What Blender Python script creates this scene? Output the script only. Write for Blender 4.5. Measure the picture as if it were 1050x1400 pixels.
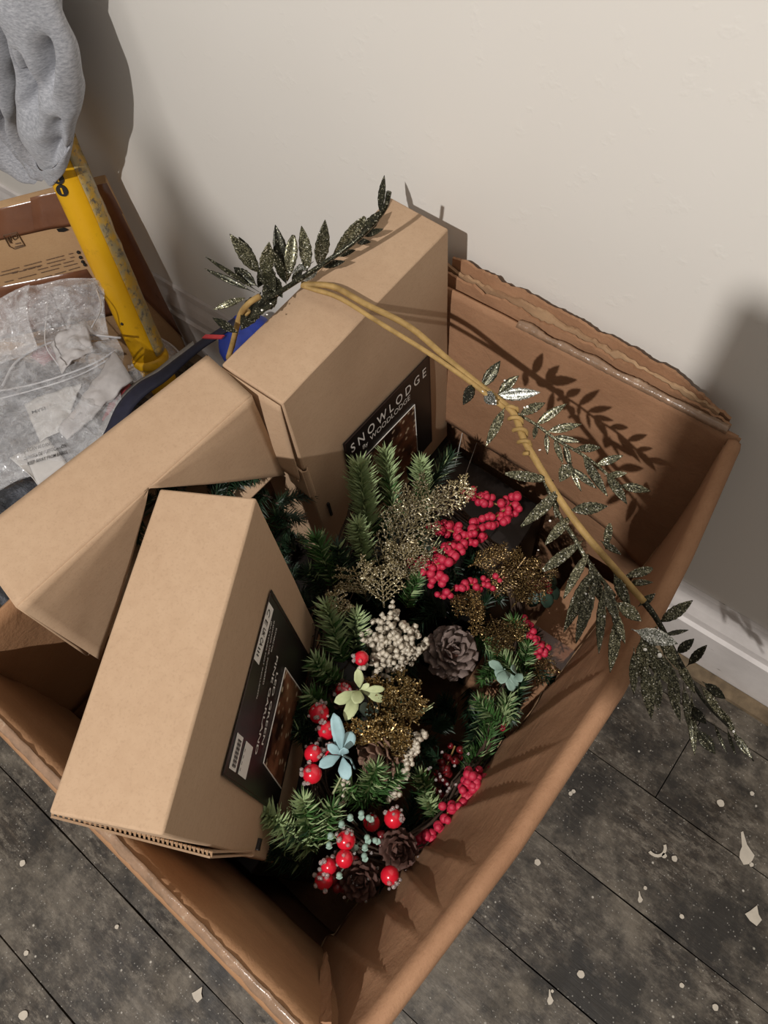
import bpy, math, random
from mathutils import Vector, Matrix, noise
random.seed(7)
V = Vector
scn = bpy.context.scene
for o in list(bpy.data.objects):
    bpy.data.objects.remove(o)

# ------------------------------------------------------------------ camera
F = 1000.0                                   # focal length in pixels of the 1050x1400 frame
M = Matrix(((0.782611, -0.518799, 0.344047), (0.618046, 0.713627, -0.329782), (-0.07443, 0.470728, 0.879133)))
CP = V((0, 0, 1.5))
cam = bpy.data.cameras.new('camera')
camo = bpy.data.objects.new('camera', cam)
scn.collection.objects.link(camo)
camo.matrix_world = Matrix.Translation(CP) @ M.to_4x4()
cam.sensor_fit = 'HORIZONTAL'
cam.sensor_width = 36.0
cam.lens = 36.0 * F / 1050.0
cam.clip_start = 0.01
scn.camera = camo

# ------------------------------------------------------------------ light and exposure
scn.view_settings.view_transform = 'Standard'
scn.view_settings.look = 'None'
scn.view_settings.gamma = 1.0
scn.view_settings.use_curve_mapping = False
scn.view_settings.exposure = -0.15
world = bpy.data.worlds.new('room_ambient')
scn.world = world
world.use_nodes = True
world.node_tree.nodes['Background'].inputs[0].default_value = (1.0, 0.93, 0.85, 1)
world.node_tree.nodes['Background'].inputs[1].default_value = 0.33
LP = V((0.08, -1.45, 2.8))
ld = bpy.data.lights.new('ceiling_bulb', 'POINT')
ld.energy = 288
ld.color = (1.0, 0.965, 0.93)
ld.shadow_soft_size = 0.018
lo = bpy.data.objects.new('ceiling_bulb', ld)
lo.location = LP
scn.collection.objects.link(lo)

# ------------------------------------------------------------------ helpers
def ray(px):
    return M @ V((px[0] - 525.0, -(px[1] - 700.0), -F))
def Z(px, py, z):
    d = ray((px, py)); return CP + d * ((z - CP.z) / d.z)
def Y(px, py, y):
    d = ray((px, py)); return CP + d * ((y - CP.y) / d.y)
def X(px, py, x):
    d = ray((px, py)); return CP + d * ((x - CP.x) / d.x)
def PL(px, py, p, n):
    d = ray((px, py)); return CP + d * ((p - CP).dot(n) / d.dot(n))
def lerp(a, b, t): return a + (b - a) * t
def smooth(t):
    t = max(0., min(1., t)); return t * t * (3 - 2 * t)
def interp(x, pts):
    if x <= pts[0][0]: return pts[0][1]
    for (a, b), (c, d) in zip(pts, pts[1:]):
        if x <= c: return b + (d - b) * (x - a) / (c - a)
    return pts[-1][1]
def nz(p, s=1.0, seed=0.0):
    return noise.noise(V((p[0] * s + seed, p[1] * s - seed * .7, p[2] * s + seed * 1.3)))

def basis(d):
    d = d.normalized()
    a = V((0, 0, 1)) if abs(d.z) < .9 else V((1, 0, 0))
    u = d.cross(a).normalized()
    return u, u.cross(d).normalized()

def spline(pts, n):
    """Catmull-Rom through points, n samples per span"""
    P = [pts[0] * 2 - pts[1]] + list(pts) + [pts[-1] * 2 - pts[-2]]
    out = []
    for i in range(1, len(P) - 2):
        a, b, c, d = P[i - 1], P[i], P[i + 1], P[i + 2]
        for k in range(n):
            t = k / n
            out.append(.5 * ((2 * b) + (c - a) * t + (2 * a - 5 * b + 4 * c - d) * t * t + (3 * b - a - 3 * c + d) * t ** 3))
    out.append(V(pts[-1]))
    return out

class MB:
    def __init__(s): s.v = []; s.f = []; s.m = []
    def add(s, vs, fs, mi=0):
        o = len(s.v); s.v += [tuple(p) for p in vs]
        for f in fs: s.f.append([i + o for i in f]); s.m.append(mi)
    def box8(s, c, mi=0):
        s.add(c, [(0, 3, 2, 1), (4, 5, 6, 7), (0, 1, 5, 4), (1, 2, 6, 5), (2, 3, 7, 6), (3, 0, 4, 7)], mi)
    def box(s, a, b, mi=0):
        s.box8([V((a[0], a[1], a[2])), V((b[0], a[1], a[2])), V((b[0], b[1], a[2])), V((a[0], b[1], a[2])),
                V((a[0], a[1], b[2])), V((b[0], a[1], b[2])), V((b[0], b[1], b[2])), V((a[0], b[1], b[2]))], mi)
    def tube(s, pts, r, n=6, mi=0, cap=True):
        rr = r if isinstance(r, (list, tuple)) else [r] * len(pts)
        vs = []; prev = None
        for i, p in enumerate(pts):
            d = (pts[min(i + 1, len(pts) - 1)] - pts[max(i - 1, 0)])
            if d.length < 1e-9: d = V((0, 0, 1))
            d.normalize()
            if prev is None: u, w = basis(d)
            else:
                u = prev - d * prev.dot(d)
                if u.length < 1e-6: u, w = basis(d)
                u.normalize(); w = u.cross(d)
            prev = u
            for k in range(n):
                a = 2 * math.pi * k / n
                vs.append(p + (u * math.cos(a) + w * math.sin(a)) * rr[i])
        fs = [(i * n + k, i * n + (k + 1) % n, (i + 1) * n + (k + 1) % n, (i + 1) * n + k) for i in range(len(pts) - 1) for k in range(n)]
        if cap:
            fs.append(tuple(range(n - 1, -1, -1))); b = (len(pts) - 1) * n; fs.append(tuple(b + k for k in range(n)))
        s.add(vs, fs, mi)
    def grid(s, fn, nu, nv, mi=0, closed_u=False):
        vs = [fn(i / nu, j / nv) for j in range(nv + 1) for i in range(nu + 1)]
        w = nu + 1
        s.add(vs, [(j * w + i, j * w + i + 1, (j + 1) * w + i + 1, (j + 1) * w + i) for j in range(nv) for i in range(nu)], mi)
    def slab(s, fn, nu, nv, th, mi=0):
        """sheet with thickness th (offset along the local normal)"""
        w = nu + 1
        P = [[fn(i / nu, j / nv) for i in range(nu + 1)] for j in range(nv + 1)]
        top, bot = [], []
        for j in range(nv + 1):
            for i in range(nu + 1):
                a = P[j][min(i + 1, nu)] - P[j][max(i - 1, 0)]; b = P[min(j + 1, nv)][i] - P[max(j - 1, 0)][i]
                n = a.cross(b)
                if n.length > 1e-12: n.normalize()
                top.append(P[j][i] + n * th * .5); bot.append(P[j][i] - n * th * .5)
        N = len(top)
        fs = []
        for j in range(nv):
            for i in range(nu):
                a, b, c, d = j * w + i, j * w + i + 1, (j + 1) * w + i + 1, (j + 1) * w + i
                fs += [(a, b, c, d), (N + d, N + c, N + b, N + a)]
        for i in range(nu):
            fs += [(i + 1, i, N + i, N + i + 1)]
            q = nv * w + i; fs += [(q, q + 1, N + q + 1, N + q)]
        for j in range(nv):
            a, d = j * w, (j + 1) * w; fs += [(a, d, N + d, N + a)]
            b, c = j * w + nu, (j + 1) * w + nu; fs += [(c, b, N + b, N + c)]
        s.add(top + bot, fs, mi)
    def poly(s, pts, n, th, mi=0):
        """flat polygon given a thickness along n"""
        k = len(pts); d = n.normalized() * th
        s.add([p for p in pts] + [p + d for p in pts], [tuple(range(k - 1, -1, -1)), tuple(range(k, 2 * k))] +
              [(i, (i + 1) % k, k + (i + 1) % k, k + i) for i in range(k)], mi)
    def sphere(s, c, r, nu=10, nv=6, mi=0, sc=(1, 1, 1)):
        vs = [c + V((0, 0, r * sc[2]))]
        for j in range(1, nv):
            t = math.pi * j / nv
            for i in range(nu):
                a = 2 * math.pi * i / nu
                vs.append(c + V((r * sc[0] * math.sin(t) * math.cos(a), r * sc[1] * math.sin(t) * math.sin(a), r * sc[2] * math.cos(t))))
        vs.append(c - V((0, 0, r * sc[2])))
        fs = [(0, 1 + i, 1 + (i + 1) % nu) for i in range(nu)]
        for j in range(nv - 2):
            for i in range(nu):
                a = 1 + j * nu + i; b = 1 + j * nu + (i + 1) % nu
                fs.append((a, a + nu, b + nu, b))
        l = len(vs) - 1; b0 = 1 + (nv - 2) * nu
        fs += [(l, b0 + (i + 1) % nu, b0 + i) for i in range(nu)]
        s.add(vs, fs, mi)
    def octa(s, c, r, mi=0, jig=.3):
        R = [r * (1 + random.uniform(-jig, jig)) for _ in range(6)]
        q = Matrix.Rotation(random.uniform(0, 6), 3, V((random.random(), random.random(), random.random() + .1)))
        vs = [c + q @ (V(d) * R[i]) for i, d in enumerate(((1, 0, 0), (0, 1, 0), (-1, 0, 0), (0, -1, 0), (0, 0, 1), (0, 0, -1)))]
        s.add(vs, [(0, 1, 4), (1, 2, 4), (2, 3, 4), (3, 0, 4), (1, 0, 5), (2, 1, 5), (3, 2, 5), (0, 3, 5)], mi)
    def mesh(s, name, mats, smooth=False):
        me = bpy.data.meshes.new(name)
        me.from_pydata(s.v, [], s.f)
        for m in (mats if isinstance(mats, (list, tuple)) else [mats]): me.materials.append(m)
        me.polygons.foreach_set('material_index', s.m)
        if smooth: me.polygons.foreach_set('use_smooth', [True] * len(s.f))
        me.update()
        return me
    def build(s, name, mats, parent=None, smooth=False, bevel=0):
        o = bpy.data.objects.new(name, s.mesh(name, mats, smooth))
        link(o, parent)
        if bevel:
            b = o.modifiers.new('bevel', 'BEVEL'); b.width = bevel; b.segments = 2; b.limit_method = 'ANGLE'; b.angle_limit = .6
        return o

def wloc(o):
    p = V((0, 0, 0))
    while o: p = p + o.location; o = o.parent
    return p
def link(o, parent=None, loc=None):
    scn.collection.objects.link(o)
    w = V(loc) if loc is not None else V((0, 0, 0))
    if parent:
        o.parent = parent; o.location = w - wloc(parent)
    else:
        o.location = w
    return o
def inst(name, me, parent, loc, rot=None, scale=1.0):
    o = bpy.data.objects.new(name, me); link(o, parent, loc)
    if rot is not None: o.rotation_euler = rot
    o.scale = (scale, scale, scale) if not isinstance(scale, (tuple, list)) else scale
    return o
def tag(o, label=None, cat=None, group=None, kind=None):
    if label: o['label'] = label
    if cat: o['category'] = cat
    if group: o['group'] = group
    if kind: o['kind'] = kind
    return o
def thing(name, loc, label, cat, group=None):
    o = bpy.data.objects.new(name, None); o.empty_display_size = .05; link(o, None, loc)
    return tag(o, label, cat, group)

def quad_fn(a, b, c, d, disp=None):
    def fn(u, v):
        p = lerp(lerp(a, b, u), lerp(d, c, u), v)
        return p + disp(u, v, p) if disp else p
    return fn

_txt = {}
def text_faces(s, bold=0.0):
    if (s, bold) in _txt: return _txt[(s, bold)]
    cu = bpy.data.curves.new('text', 'FONT'); cu.body = s; cu.size = 1.0; cu.resolution_u = 3; cu.offset = bold
    ob = bpy.data.objects.new('text', cu); scn.collection.objects.link(ob)
    bpy.context.view_layer.update()
    me = bpy.data.meshes.new_from_object(ob.evaluated_get(bpy.context.evaluated_depsgraph_get()))
    vs = [v.co.copy() for v in me.vertices]; fs = [tuple(p.vertices) for p in me.polygons]
    bpy.data.objects.remove(ob); bpy.data.curves.remove(cu); bpy.data.meshes.remove(me)
    x0 = min(v.x for v in vs); x1 = max(v.x for v in vs); y0 = min(v.y for v in vs); y1 = max(v.y for v in vs)
    _txt[(s, bold)] = (vs, fs, x0, x1, y0, y1)
    return _txt[(s, bold)]
def put_text(mb, s, o, u, v, w, h, n, mi=0, bold=0.0, lift=.0004):
    """text filling a w x h rectangle at o, reading along u with up = v"""
    vs, fs, x0, x1, y0, y1 = text_faces(s, bold)
    mb.add([o + u * (w * (p.x - x0) / (x1 - x0)) + v * (h * (p.y - y0) / (y1 - y0)) + n * lift for p in vs], fs, mi)
def put_rect(mb, o, u, v, w, h, n, mi=0, lift=.0003):
    o = o + n * lift
    mb.add([o, o + u * w, o + u * w + v * h, o + v * h], [(0, 1, 2, 3)], mi)

# ------------------------------------------------------------------ materials
def srgb(r, g, b):
    f = lambda c: (c / 255 / 12.92) if c / 255 <= .04045 else ((c / 255 + .055) / 1.055) ** 2.4
    return (f(r), f(g), f(b), 1)
class NT:
    def __init__(s, name):
        s.mat = bpy.data.materials.new(name); s.mat.use_nodes = True; s.t = s.mat.node_tree
        s.b = s.t.nodes['Principled BSDF']; s.co = s.t.nodes.new('ShaderNodeTexCoord').outputs['Object']
    def n(s, kind, **kw):
        x = s.t.nodes.new(kind)
        for k, v in kw.items():
            if k in x.inputs: x.inputs[k].default_value = v
            else: setattr(x, k, v)
        return x
    def l(s, a, b): s.t.links.new(a, b); return s
    def noise(s, scale, detail=4, rough=.6, co=None, dist=0):
        x = s.n('ShaderNodeTexNoise', Scale=scale, Detail=detail, Roughness=rough, Distortion=dist); s.l(co or s.co, x.inputs['Vector']); return x.outputs['Fac']
    def voro(s, scale, out='Color', co=None):
        x = s.n('ShaderNodeTexVoronoi', Scale=scale); s.l(co or s.co, x.inputs['Vector']); return x.outputs[out]
    def map(s, sc=(1, 1, 1), rot=(0, 0, 0), co=None):
        x = s.n('ShaderNodeMapping'); x.inputs['Scale'].default_value = sc; x.inputs['Rotation'].default_value = rot; s.l(co or s.co, x.inputs['Vector']); return x.outputs['Vector']
    def ramp(s, fac, stops, interp='LINEAR'):
        x = s.n('ShaderNodeValToRGB'); x.color_ramp.interpolation = interp
        e = x.color_ramp.elements
        while len(e) > 1: e.remove(e[0])
        for i, (p, c) in enumerate(stops):
            k = e[0] if i == 0 else e.new(p)
            k.position = p; k.color = c if len(c) == 4 else (*c, 1)
        s.l(fac, x.inputs['Fac']); return x.outputs['Color']
    def mix(s, fac, a, b, mode='MIX'):
        x = s.n('ShaderNodeMix', data_type='RGBA', blend_type=mode)
        for sock, val in ((x.inputs[0], fac), (x.inputs[6], a), (x.inputs[7], b)):
            if hasattr(val, 'is_linked') or hasattr(val, 'links'): s.l(val, sock)
            else: sock.default_value = val
        return x.outputs[2]
    def bump(s, h, strength=.3, dist=.001):
        x = s.n('ShaderNodeBump', Strength=strength, Distance=dist); s.l(h, x.inputs['Height']); s.l(x.outputs['Normal'], s.b.inputs['Normal']); return s
    def set(s, **kw):
        for k, v in kw.items():
            i = s.b.inputs[k.replace('_', ' ')]
            if hasattr(v, 'links'): s.l(v, i)
            else: i.default_value = v
        return s
W0, W1 = (0, 0, 0, 1), (1, 1, 1, 1)

def plain(name, c, rough=.6, var=.12, scale=30, metallic=0, **kw):
    t = NT(name)
    d = tuple(max(0, x * (1 - var)) for x in c[:3]) + (1,); e = tuple(min(1, x * (1 + var)) for x in c[:3]) + (1,)
    t.set(Base_Color=t.ramp(t.noise(scale), [(.3, d), (.7, e)]), Roughness=rough, Metallic=metallic, **kw)
    return t.mat
def cardboard(name, c, d, speck=.22, wave=0.0):
    t = NT(name)
    base = t.ramp(t.noise(7, 5, .6), [(.3, c), (.72, d)])
    sp = t.ramp(t.noise(420, 2, .5), [(.30, (.62, .58, .54, 1)), (.46, W1)])
    col = t.mix(speck, base, sp, 'MULTIPLY')
    fib = t.ramp(t.noise(90, 3, .6, t.map((1, 1, 5))), [(.35, (.9, .88, .86, 1)), (.6, W1)])
    t.set(Base_Color=t.mix(.5, col, fib, 'MULTIPLY'), Roughness=.82, Specular_IOR_Level=.25)
    if wave: t.bump(t.mix(.35, t.noise(11, 7, .72, t.map((1, .55, 1)), 1.6), t.noise(60, 5, .65)), wave, .008)
    else: t.bump(t.noise(60, 5, .65), .12, .002)
    return t.mat
MAT = {}
MAT['kraft'] = cardboard('kraft_board', srgb(175, 146, 118), srgb(183, 155, 127))
MAT['kraft_old'] = cardboard('worn_box_board', srgb(146, 108, 80), srgb(164, 125, 95), .22, .42)
MAT['kraft_in'] = cardboard('worn_inner_board', srgb(150, 112, 80), srgb(164, 125, 92), .22, .38)
MAT['kraft_edge'] = cardboard('torn_board_edge', srgb(196, 164, 128), srgb(150, 118, 90))
MAT['kraft_bg'] = cardboard('printed_carton_board', srgb(190, 152, 112), srgb(200, 164, 124))
def tape_mat():
    t = NT('brown_tape'); t.set(Base_Color=t.ramp(t.noise(12), [(.3, srgb(116, 74, 52)), (.7, srgb(134, 90, 64))]), Roughness=.28, Coat_Weight=.4, Coat_Roughness=.15)
    t.bump(t.noise(35, 4), .35, .004); return t.mat
MAT['tape'] = tape_mat()
def ctape_mat():
    t = NT('grey_taped_edge'); t.set(Base_Color=t.ramp(t.noise(40, 5, .7), [(.3, srgb(120, 96, 76)), (.6, srgb(150, 120, 96)), (.75, srgb(190, 172, 150))]), Roughness=.25, Coat_Weight=.5, Coat_Roughness=.12)
    t.bump(t.noise(70, 5), .5, .003); return t.mat
MAT['clear_tape'] = ctape_mat()
def wall_mat():
    t = NT('painted_plaster'); t.set(Base_Color=t.ramp(t.noise(1.3, 3), [(.3, srgb(224, 219, 211)), (.7, srgb(229, 225, 218))]), Roughness=.75, Specular_IOR_Level=.25)
    h = t.mix(.5, t.noise(6, 4, .5), t.ramp(t.noise(38, 3, .6), [(.62, W0), (.72, W1)]))
    t.bump(h, .10, .004); return t.mat
MAT['wall'] = wall_mat()
def skirting_mat():
    t = NT('white_gloss_skirting'); c = t.ramp(t.noise(9, 5, .7), [(.3, srgb(196, 190, 186)), (.6, srgb(214, 208, 204))])
    chips = t.ramp(t.noise(30, 4, .7, t.map((1, 4, 6))), [(.70, W0), (.74, W1)])
    t.set(Base_Color=t.mix(chips, c, srgb(96, 80, 66)), Roughness=.45); t.bump(t.noise(25, 4), .15, .002); return t.mat
MAT['skirting'] = skirting_mat()
def floor_mat():
    t = NT('stained_floorboard')
    oi = t.n('ShaderNodeObjectInfo'); vm = t.n('ShaderNodeVectorMath', operation='MULTIPLY_ADD')
    cx = t.n('ShaderNodeCombineXYZ'); t.l(oi.outputs['Random'], cx.inputs[0]); t.l(oi.outputs['Random'], cx.inputs[1])
    t.l(cx.outputs[0], vm.inputs[0]); vm.inputs[1].default_value = (3, 3, 0); t.l(t.co, vm.inputs[2]); co = vm.outputs[0]
    grain = t.noise(30, 6, .7, t.map((.22, 5, 1), co=co), .6)
    dark = t.ramp(grain, [(.3, srgb(28, 22, 16)), (.55, srgb(50, 41, 31)), (.75, srgb(76, 64, 50))])
    patch = t.ramp(t.noise(4.2, 10, .74), [(.43, W0), (.63, (.9, .9, .9, 1))])
    col = t.mix(patch, dark, srgb(118, 109, 96))
    scuff = t.ramp(t.noise(34, 12, .85, t.map((.8, 1.8, 1))), [(.485, W0), (.62, (.85, .85, .85, 1))])
    col = t.mix(scuff, col, srgb(128, 119, 106))
    blk = t.ramp(t.noise(5.5, 9, .72, t.map((1, 1, 1), co=co)), [(.47, W0), (.60, (.9, .9, .9, 1))])
    col = t.mix(blk, col, srgb(28, 23, 17))
    dots = t.ramp(t.voro(70, 'Distance'), [(.10, W1), (.17, W0)])
    sel = t.ramp(t.voro(70, 'Color'), [(.82, W0), (.86, W1)])
    col = t.mix(t.mix(1.0, dots, sel, 'MULTIPLY'), col, srgb(186, 180, 168))
    dots2 = t.ramp(t.voro(190, 'Distance'), [(.12, (.8, .8, .8, 1)), (.26, W0)])
    sel2 = t.ramp(t.voro(190, 'Color'), [(.66, W0), (.72, W1)])
    col = t.mix(t.mix(1.0, dots2, sel2, 'MULTIPLY'), col, srgb(160, 155, 146))
    t.set(Base_Color=col, Roughness=t.ramp(t.noise(8, 5), [(.3, (.42, .42, .42, 1)), (.7, (.75, .75, .75, 1))]))
    t.bump(grain, .35, .002); return t.mat
MAT['floor'] = floor_mat()
MAT['gap'] = plain('dark_floor_gap', srgb(26, 21, 17), .95)
MAT['paint'] = plain('spilt_paint', srgb(196, 186, 170), .6, .08, 60)
MAT['timber'] = plain('raw_timber_strip', srgb(116, 99, 76), .8, .45, 30)
MAT['label'] = plain('black_label_and_shade', srgb(24, 19, 17), .38, .1)  # also on box bodies where deep shade is painted black
MAT['label_rim'] = plain('label_border', srgb(52, 30, 24), .45, .1)
MAT['white'] = plain('white_print', srgb(226, 222, 214), .6, .03)
MAT['grey_print'] = plain('faint_grey_print', srgb(78, 70, 64), .6, .03)
MAT['black_print'] = plain('black_print', srgb(30, 26, 24), .6, .05)
MAT['brown_print'] = plain('brown_print', srgb(92, 66, 42), .7, .1)
def photo_mat():
    t = NT('label_photograph')
    c = t.ramp(t.noise(22, 4), [(.38, srgb(30, 18, 13)), (.5, srgb(96, 60, 40)), (.7, srgb(136, 92, 66))])
    spot = t.ramp(t.voro(75, 'Distance'), [(.16, W1), (.3, W0)])
    t.set(Base_Color=t.mix(spot, c, srgb(200, 180, 150)), Roughness=.35); return t.mat
MAT['photo'] = photo_mat()
def glitter(name, cols, metallic=.55, rough=.35, scale=1000):
    t = NT(name)
    v = t.n('ShaderNodeTexVoronoi', Scale=scale); t.l(t.co, v.inputs['Vector'])
    bw = t.n('ShaderNodeSeparateColor'); t.l(v.outputs['Color'], bw.inputs[0])
    col = t.ramp(bw.outputs[0], cols, 'CONSTANT')
    oi = t.n('ShaderNodeObjectInfo'); col = t.mix(1.0, col, t.ramp(oi.outputs['Random'], [(0, (.55, .55, .55, 1)), (1, (1.3, 1.3, 1.3, 1))]), 'MULTIPLY')
    t.set(Base_Color=col, Metallic=metallic, Roughness=rough)
    t.bump(bw.outputs[1], .7, .0012); return t.mat
MAT['leaf'] = glitter('glitter_leaf', [(0, srgb(44, 43, 30)), (.32, srgb(80, 78, 58)), (.60, srgb(114, 111, 86)), (.84, srgb(160, 156, 130)), (.965, srgb(236, 232, 218))])
MAT['leaf_dark'] = glitter('dark_glitter_leaf', [(0, srgb(28, 28, 18)), (.45, srgb(50, 49, 33)), (.78, srgb(74, 72, 52)), (.95, srgb(170, 166, 146))])
MAT['leaf_silver'] = glitter('silver_glitter_leaf', [(0, srgb(86, 88, 78)), (.3, srgb(140, 142, 132)), (.65, srgb(190, 190, 182)), (.9, srgb(250, 250, 245))])
MAT['gold'] = glitter('gold_glitter', [(0, srgb(104, 92, 62)), (.35, srgb(150, 136, 98)), (.7, srgb(190, 176, 140)), (.9, srgb(246, 236, 210))], .4, .35, 700)
MAT['gold_dull'] = glitter('bronze_glitter', [(0, srgb(62, 46, 26)), (.4, srgb(98, 76, 44)), (.75, srgb(134, 110, 66)), (.93, srgb(220, 190, 130))], .55, .35, 700)
MAT['gold_rich'] = glitter('rich_gold_glitter', [(0, srgb(88, 68, 36)), (.35, srgb(136, 108, 60)), (.7, srgb(180, 150, 92)), (.9, srgb(246, 224, 172))], .65, .3, 700)
def stem_mat():
    t = NT('paper_wrapped_stem'); t.set(Base_Color=t.ramp(t.noise(60, 4), [(.3, srgb(132, 104, 56)), (.7, srgb(172, 140, 84))]), Roughness=.7)
    t.bump(t.noise(120, 3), .4, .001); return t.mat
MAT['stem'] = stem_mat()
MAT['needle'] = plain('pine_needle', srgb(58, 92, 44), .5, .35, 60)
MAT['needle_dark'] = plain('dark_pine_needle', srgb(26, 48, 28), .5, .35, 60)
MAT['needle_frost'] = plain('frosted_pine_needle', srgb(142, 160, 112), .6, .25, 90)
MAT['twig'] = plain('brown_twig', srgb(58, 42, 30), .8, .3, 80)
MAT['berry'] = plain('glossy_red_berry', srgb(206, 26, 46), .22, .12, 40, Coat_Weight=.5, Coat_Roughness=.1)
def frost_berry():
    t = NT('frosted_red_berry'); t.set(Base_Color=t.ramp(t.noise(260, 3), [(.36, srgb(176, 14, 46)), (.58, srgb(198, 38, 72)), (.74, srgb(228, 136, 154))]), Roughness=.4, Subsurface_Weight=.1, Subsurface_Radius=(.003, .001, .001))
    t.bump(t.noise(500, 3), .3, .001); return t.mat
MAT['berry_frost'] = frost_berry()
MAT['berry_dark'] = plain('dark_glitter_berry', srgb(104, 24, 28), .3, .4, 300)
def crystal(name, c, alpha):
    t = NT(name); t.set(Base_Color=c, Roughness=.12, Transmission_Weight=alpha, IOR=1.4, Specular_IOR_Level=.7); return t.mat
MAT['crystal'] = crystal('clear_crystal_bead', (.86, .78, .75, 1), .8)
MAT['ice'] = plain('frosted_ice_bead', srgb(190, 180, 162), .3, .2, 200, Coat_Weight=.3)
MAT['pale_leaf'] = plain('pale_green_leaf', srgb(178, 186, 140), .6, .18, 50)
MAT['blue_leaf'] = plain('blue_grey_leaf', srgb(150, 182, 186), .6, .15, 50)
MAT['mint'] = plain('mint_leaf', srgb(140, 166, 152), .6, .12, 60)
MAT['dark_leaf'] = plain('dark_green_leaf', srgb(48, 66, 54), .45, .2, 50)
def cone_mat(nm, a, b):
    t = NT(nm); t.set(Base_Color=t.ramp(t.noise(60, 4), [(.35, a), (.65, b)]), Roughness=.75); return t.mat
MAT['cone_grey'] = cone_mat('frosted_pine_cone', srgb(76, 60, 53), srgb(146, 128, 120))
MAT['cone_brown'] = cone_mat('brown_pine_cone', srgb(84, 58, 44), srgb(140, 110, 92))
MAT['cone_dark'] = cone_mat('dark_pine_cone', srgb(44, 26, 22), srgb(96, 62, 50))
MAT['sequin'] = plain('white_sequin', srgb(240, 238, 232), .15, .03, 20, Coat_Weight=.6)
def pole_mat():
    t = NT('yellow_plastic'); c = t.ramp(t.noise(8, 4), [(.3, srgb(218, 160, 14)), (.7, srgb(232, 178, 26))])
    g = t.ramp(t.noise(34, 6, .7), [(.60, W0), (.75, (.55, .55, .55, 1))])
    t.set(Base_Color=t.mix(g, c, srgb(150, 104, 26)), Roughness=.38); t.bump(t.noise(60, 3), .08, .001); return t.mat
MAT['yellow'] = pole_mat()
def worn_mat():
    t = NT('scuffed_clear_strip'); c = t.ramp(t.noise(40, 5), [(.4, srgb(206, 160, 50)), (.6, srgb(168, 152, 110))])
    g = t.ramp(t.noise(60, 6, .75), [(.52, W0), (.62, W1)])
    t.set(Base_Color=t.mix(g, c, srgb(104, 96, 84)), Roughness=.3, Coat_Weight=.4); return t.mat
MAT['worn'] = worn_mat()
def jersey():
    t = NT('grey_marl_jersey')
    a = t.noise(120, 4, .7, t.map((1, 1, 3), (.3, .6, .2)))
    t.set(Base_Color=t.ramp(a, [(.32, srgb(142, 144, 150)), (.62, srgb(186, 187, 192)), (.75, srgb(204, 205, 208))]), Roughness=.95, Sheen_Weight=.2, Specular_IOR_Level=.1)
    t.bump(t.noise(700, 2), .3, .001); return t.mat
MAT['jersey'] = jersey()
MAT['blue'] = plain('royal_blue_fabric', srgb(30, 52, 140), .6, .25, 30)
MAT['navy'] = plain('navy_webbing', srgb(28, 28, 48), .7, .25, 60)
MAT['red_tag'] = plain('red_tag', srgb(196, 62, 66), .6, .1, 60)
MAT['bag_grey'] = plain('grey_mesh_fabric', srgb(142, 138, 134), .8, .15, 120)
def film_mat(name, amount, c=(.9, .9, .92, 1)):
    """clear polythene: see-through with shiny creases"""
    m = bpy.data.materials.new(name); m.use_nodes = True; t = m.node_tree; t.nodes.clear()
    out = t.nodes.new('ShaderNodeOutputMaterial'); tr = t.nodes.new('ShaderNodeBsdfTransparent'); gl = t.nodes.new('ShaderNodeBsdfPrincipled')
    gl.inputs['Base Color'].default_value = c; gl.inputs['Roughness'].default_value = .12; gl.inputs['Specular IOR Level'].default_value = .9
    gl.inputs['Coat Weight'].default_value = .8; gl.inputs['Coat Roughness'].default_value = .08
    co = t.nodes.new('ShaderNodeTexCoord'); no = t.nodes.new('ShaderNodeTexNoise'); no.inputs['Scale'].default_value = 32; no.inputs['Detail'].default_value = 5; no.inputs['Roughness'].default_value = .65
    no.inputs['Distortion'].default_value = 1.2
    t.links.new(co.outputs['Object'], no.inputs['Vector'])
    bu = t.nodes.new('ShaderNodeBump'); bu.inputs['Strength'].default_value = .8; bu.inputs['Distance'].default_value = .01
    t.links.new(no.outputs['Fac'], bu.inputs['Height']); t.links.new(bu.outputs['Normal'], gl.inputs['Normal'])
    rp = t.nodes.new('ShaderNodeValToRGB'); rp.color_ramp.elements[0].position = .35; rp.color_ramp.elements[1].position = .75
    rp.color_ramp.elements[0].color = (amount * .5,) * 3 + (1,); rp.color_ramp.elements[1].color = (min(1, amount * 1.7),) * 3 + (1,)
    t.links.new(no.outputs['Fac'], rp.inputs['Fac'])
    mx = t.nodes.new('ShaderNodeMixShader'); t.links.new(rp.outputs['Color'], mx.inputs[0]); t.links.new(tr.outputs[0], mx.inputs[1]); t.links.new(gl.outputs[0], mx.inputs[2])
    t.links.new(mx.outputs[0], out.inputs[0]); return m
MAT['film'] = film_mat('clear_polythene', .28)
MAT['film_milky'] = film_mat('milky_polythene', .34, (.86, .85, .86, 1))
MAT['film_edge'] = plain('polythene_zip_edge', srgb(214, 212, 214), .25, .05, 40, Transmission_Weight=.3)
def greylump():
    t = NT('wrapped_grey_goods'); t.set(Base_Color=t.ramp(t.noise(14, 6, .7), [(.32, srgb(34, 36, 40)), (.5, srgb(74, 77, 84)), (.68, srgb(128, 131, 140))]), Roughness=.22, Coat_Weight=.7, Coat_Roughness=.1)
    t.bump(t.noise(24, 6, .7, None, 1.5), 1.0, .03); return t.mat
MAT['lump'] = greylump()
MAT['tissue'] = plain('white_foam_sheet', srgb(184, 179, 177), .7, .08, 80)
MAT['paper'] = plain('white_paper_tag', srgb(200, 196, 192), .7, .05, 60)
MAT['red_goods'] = plain('red_packet', srgb(150, 62, 66), .6, .2, 60)
MAT['dark'] = plain('dark_goods', srgb(48, 46, 46), .5, .3, 30)
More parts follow.
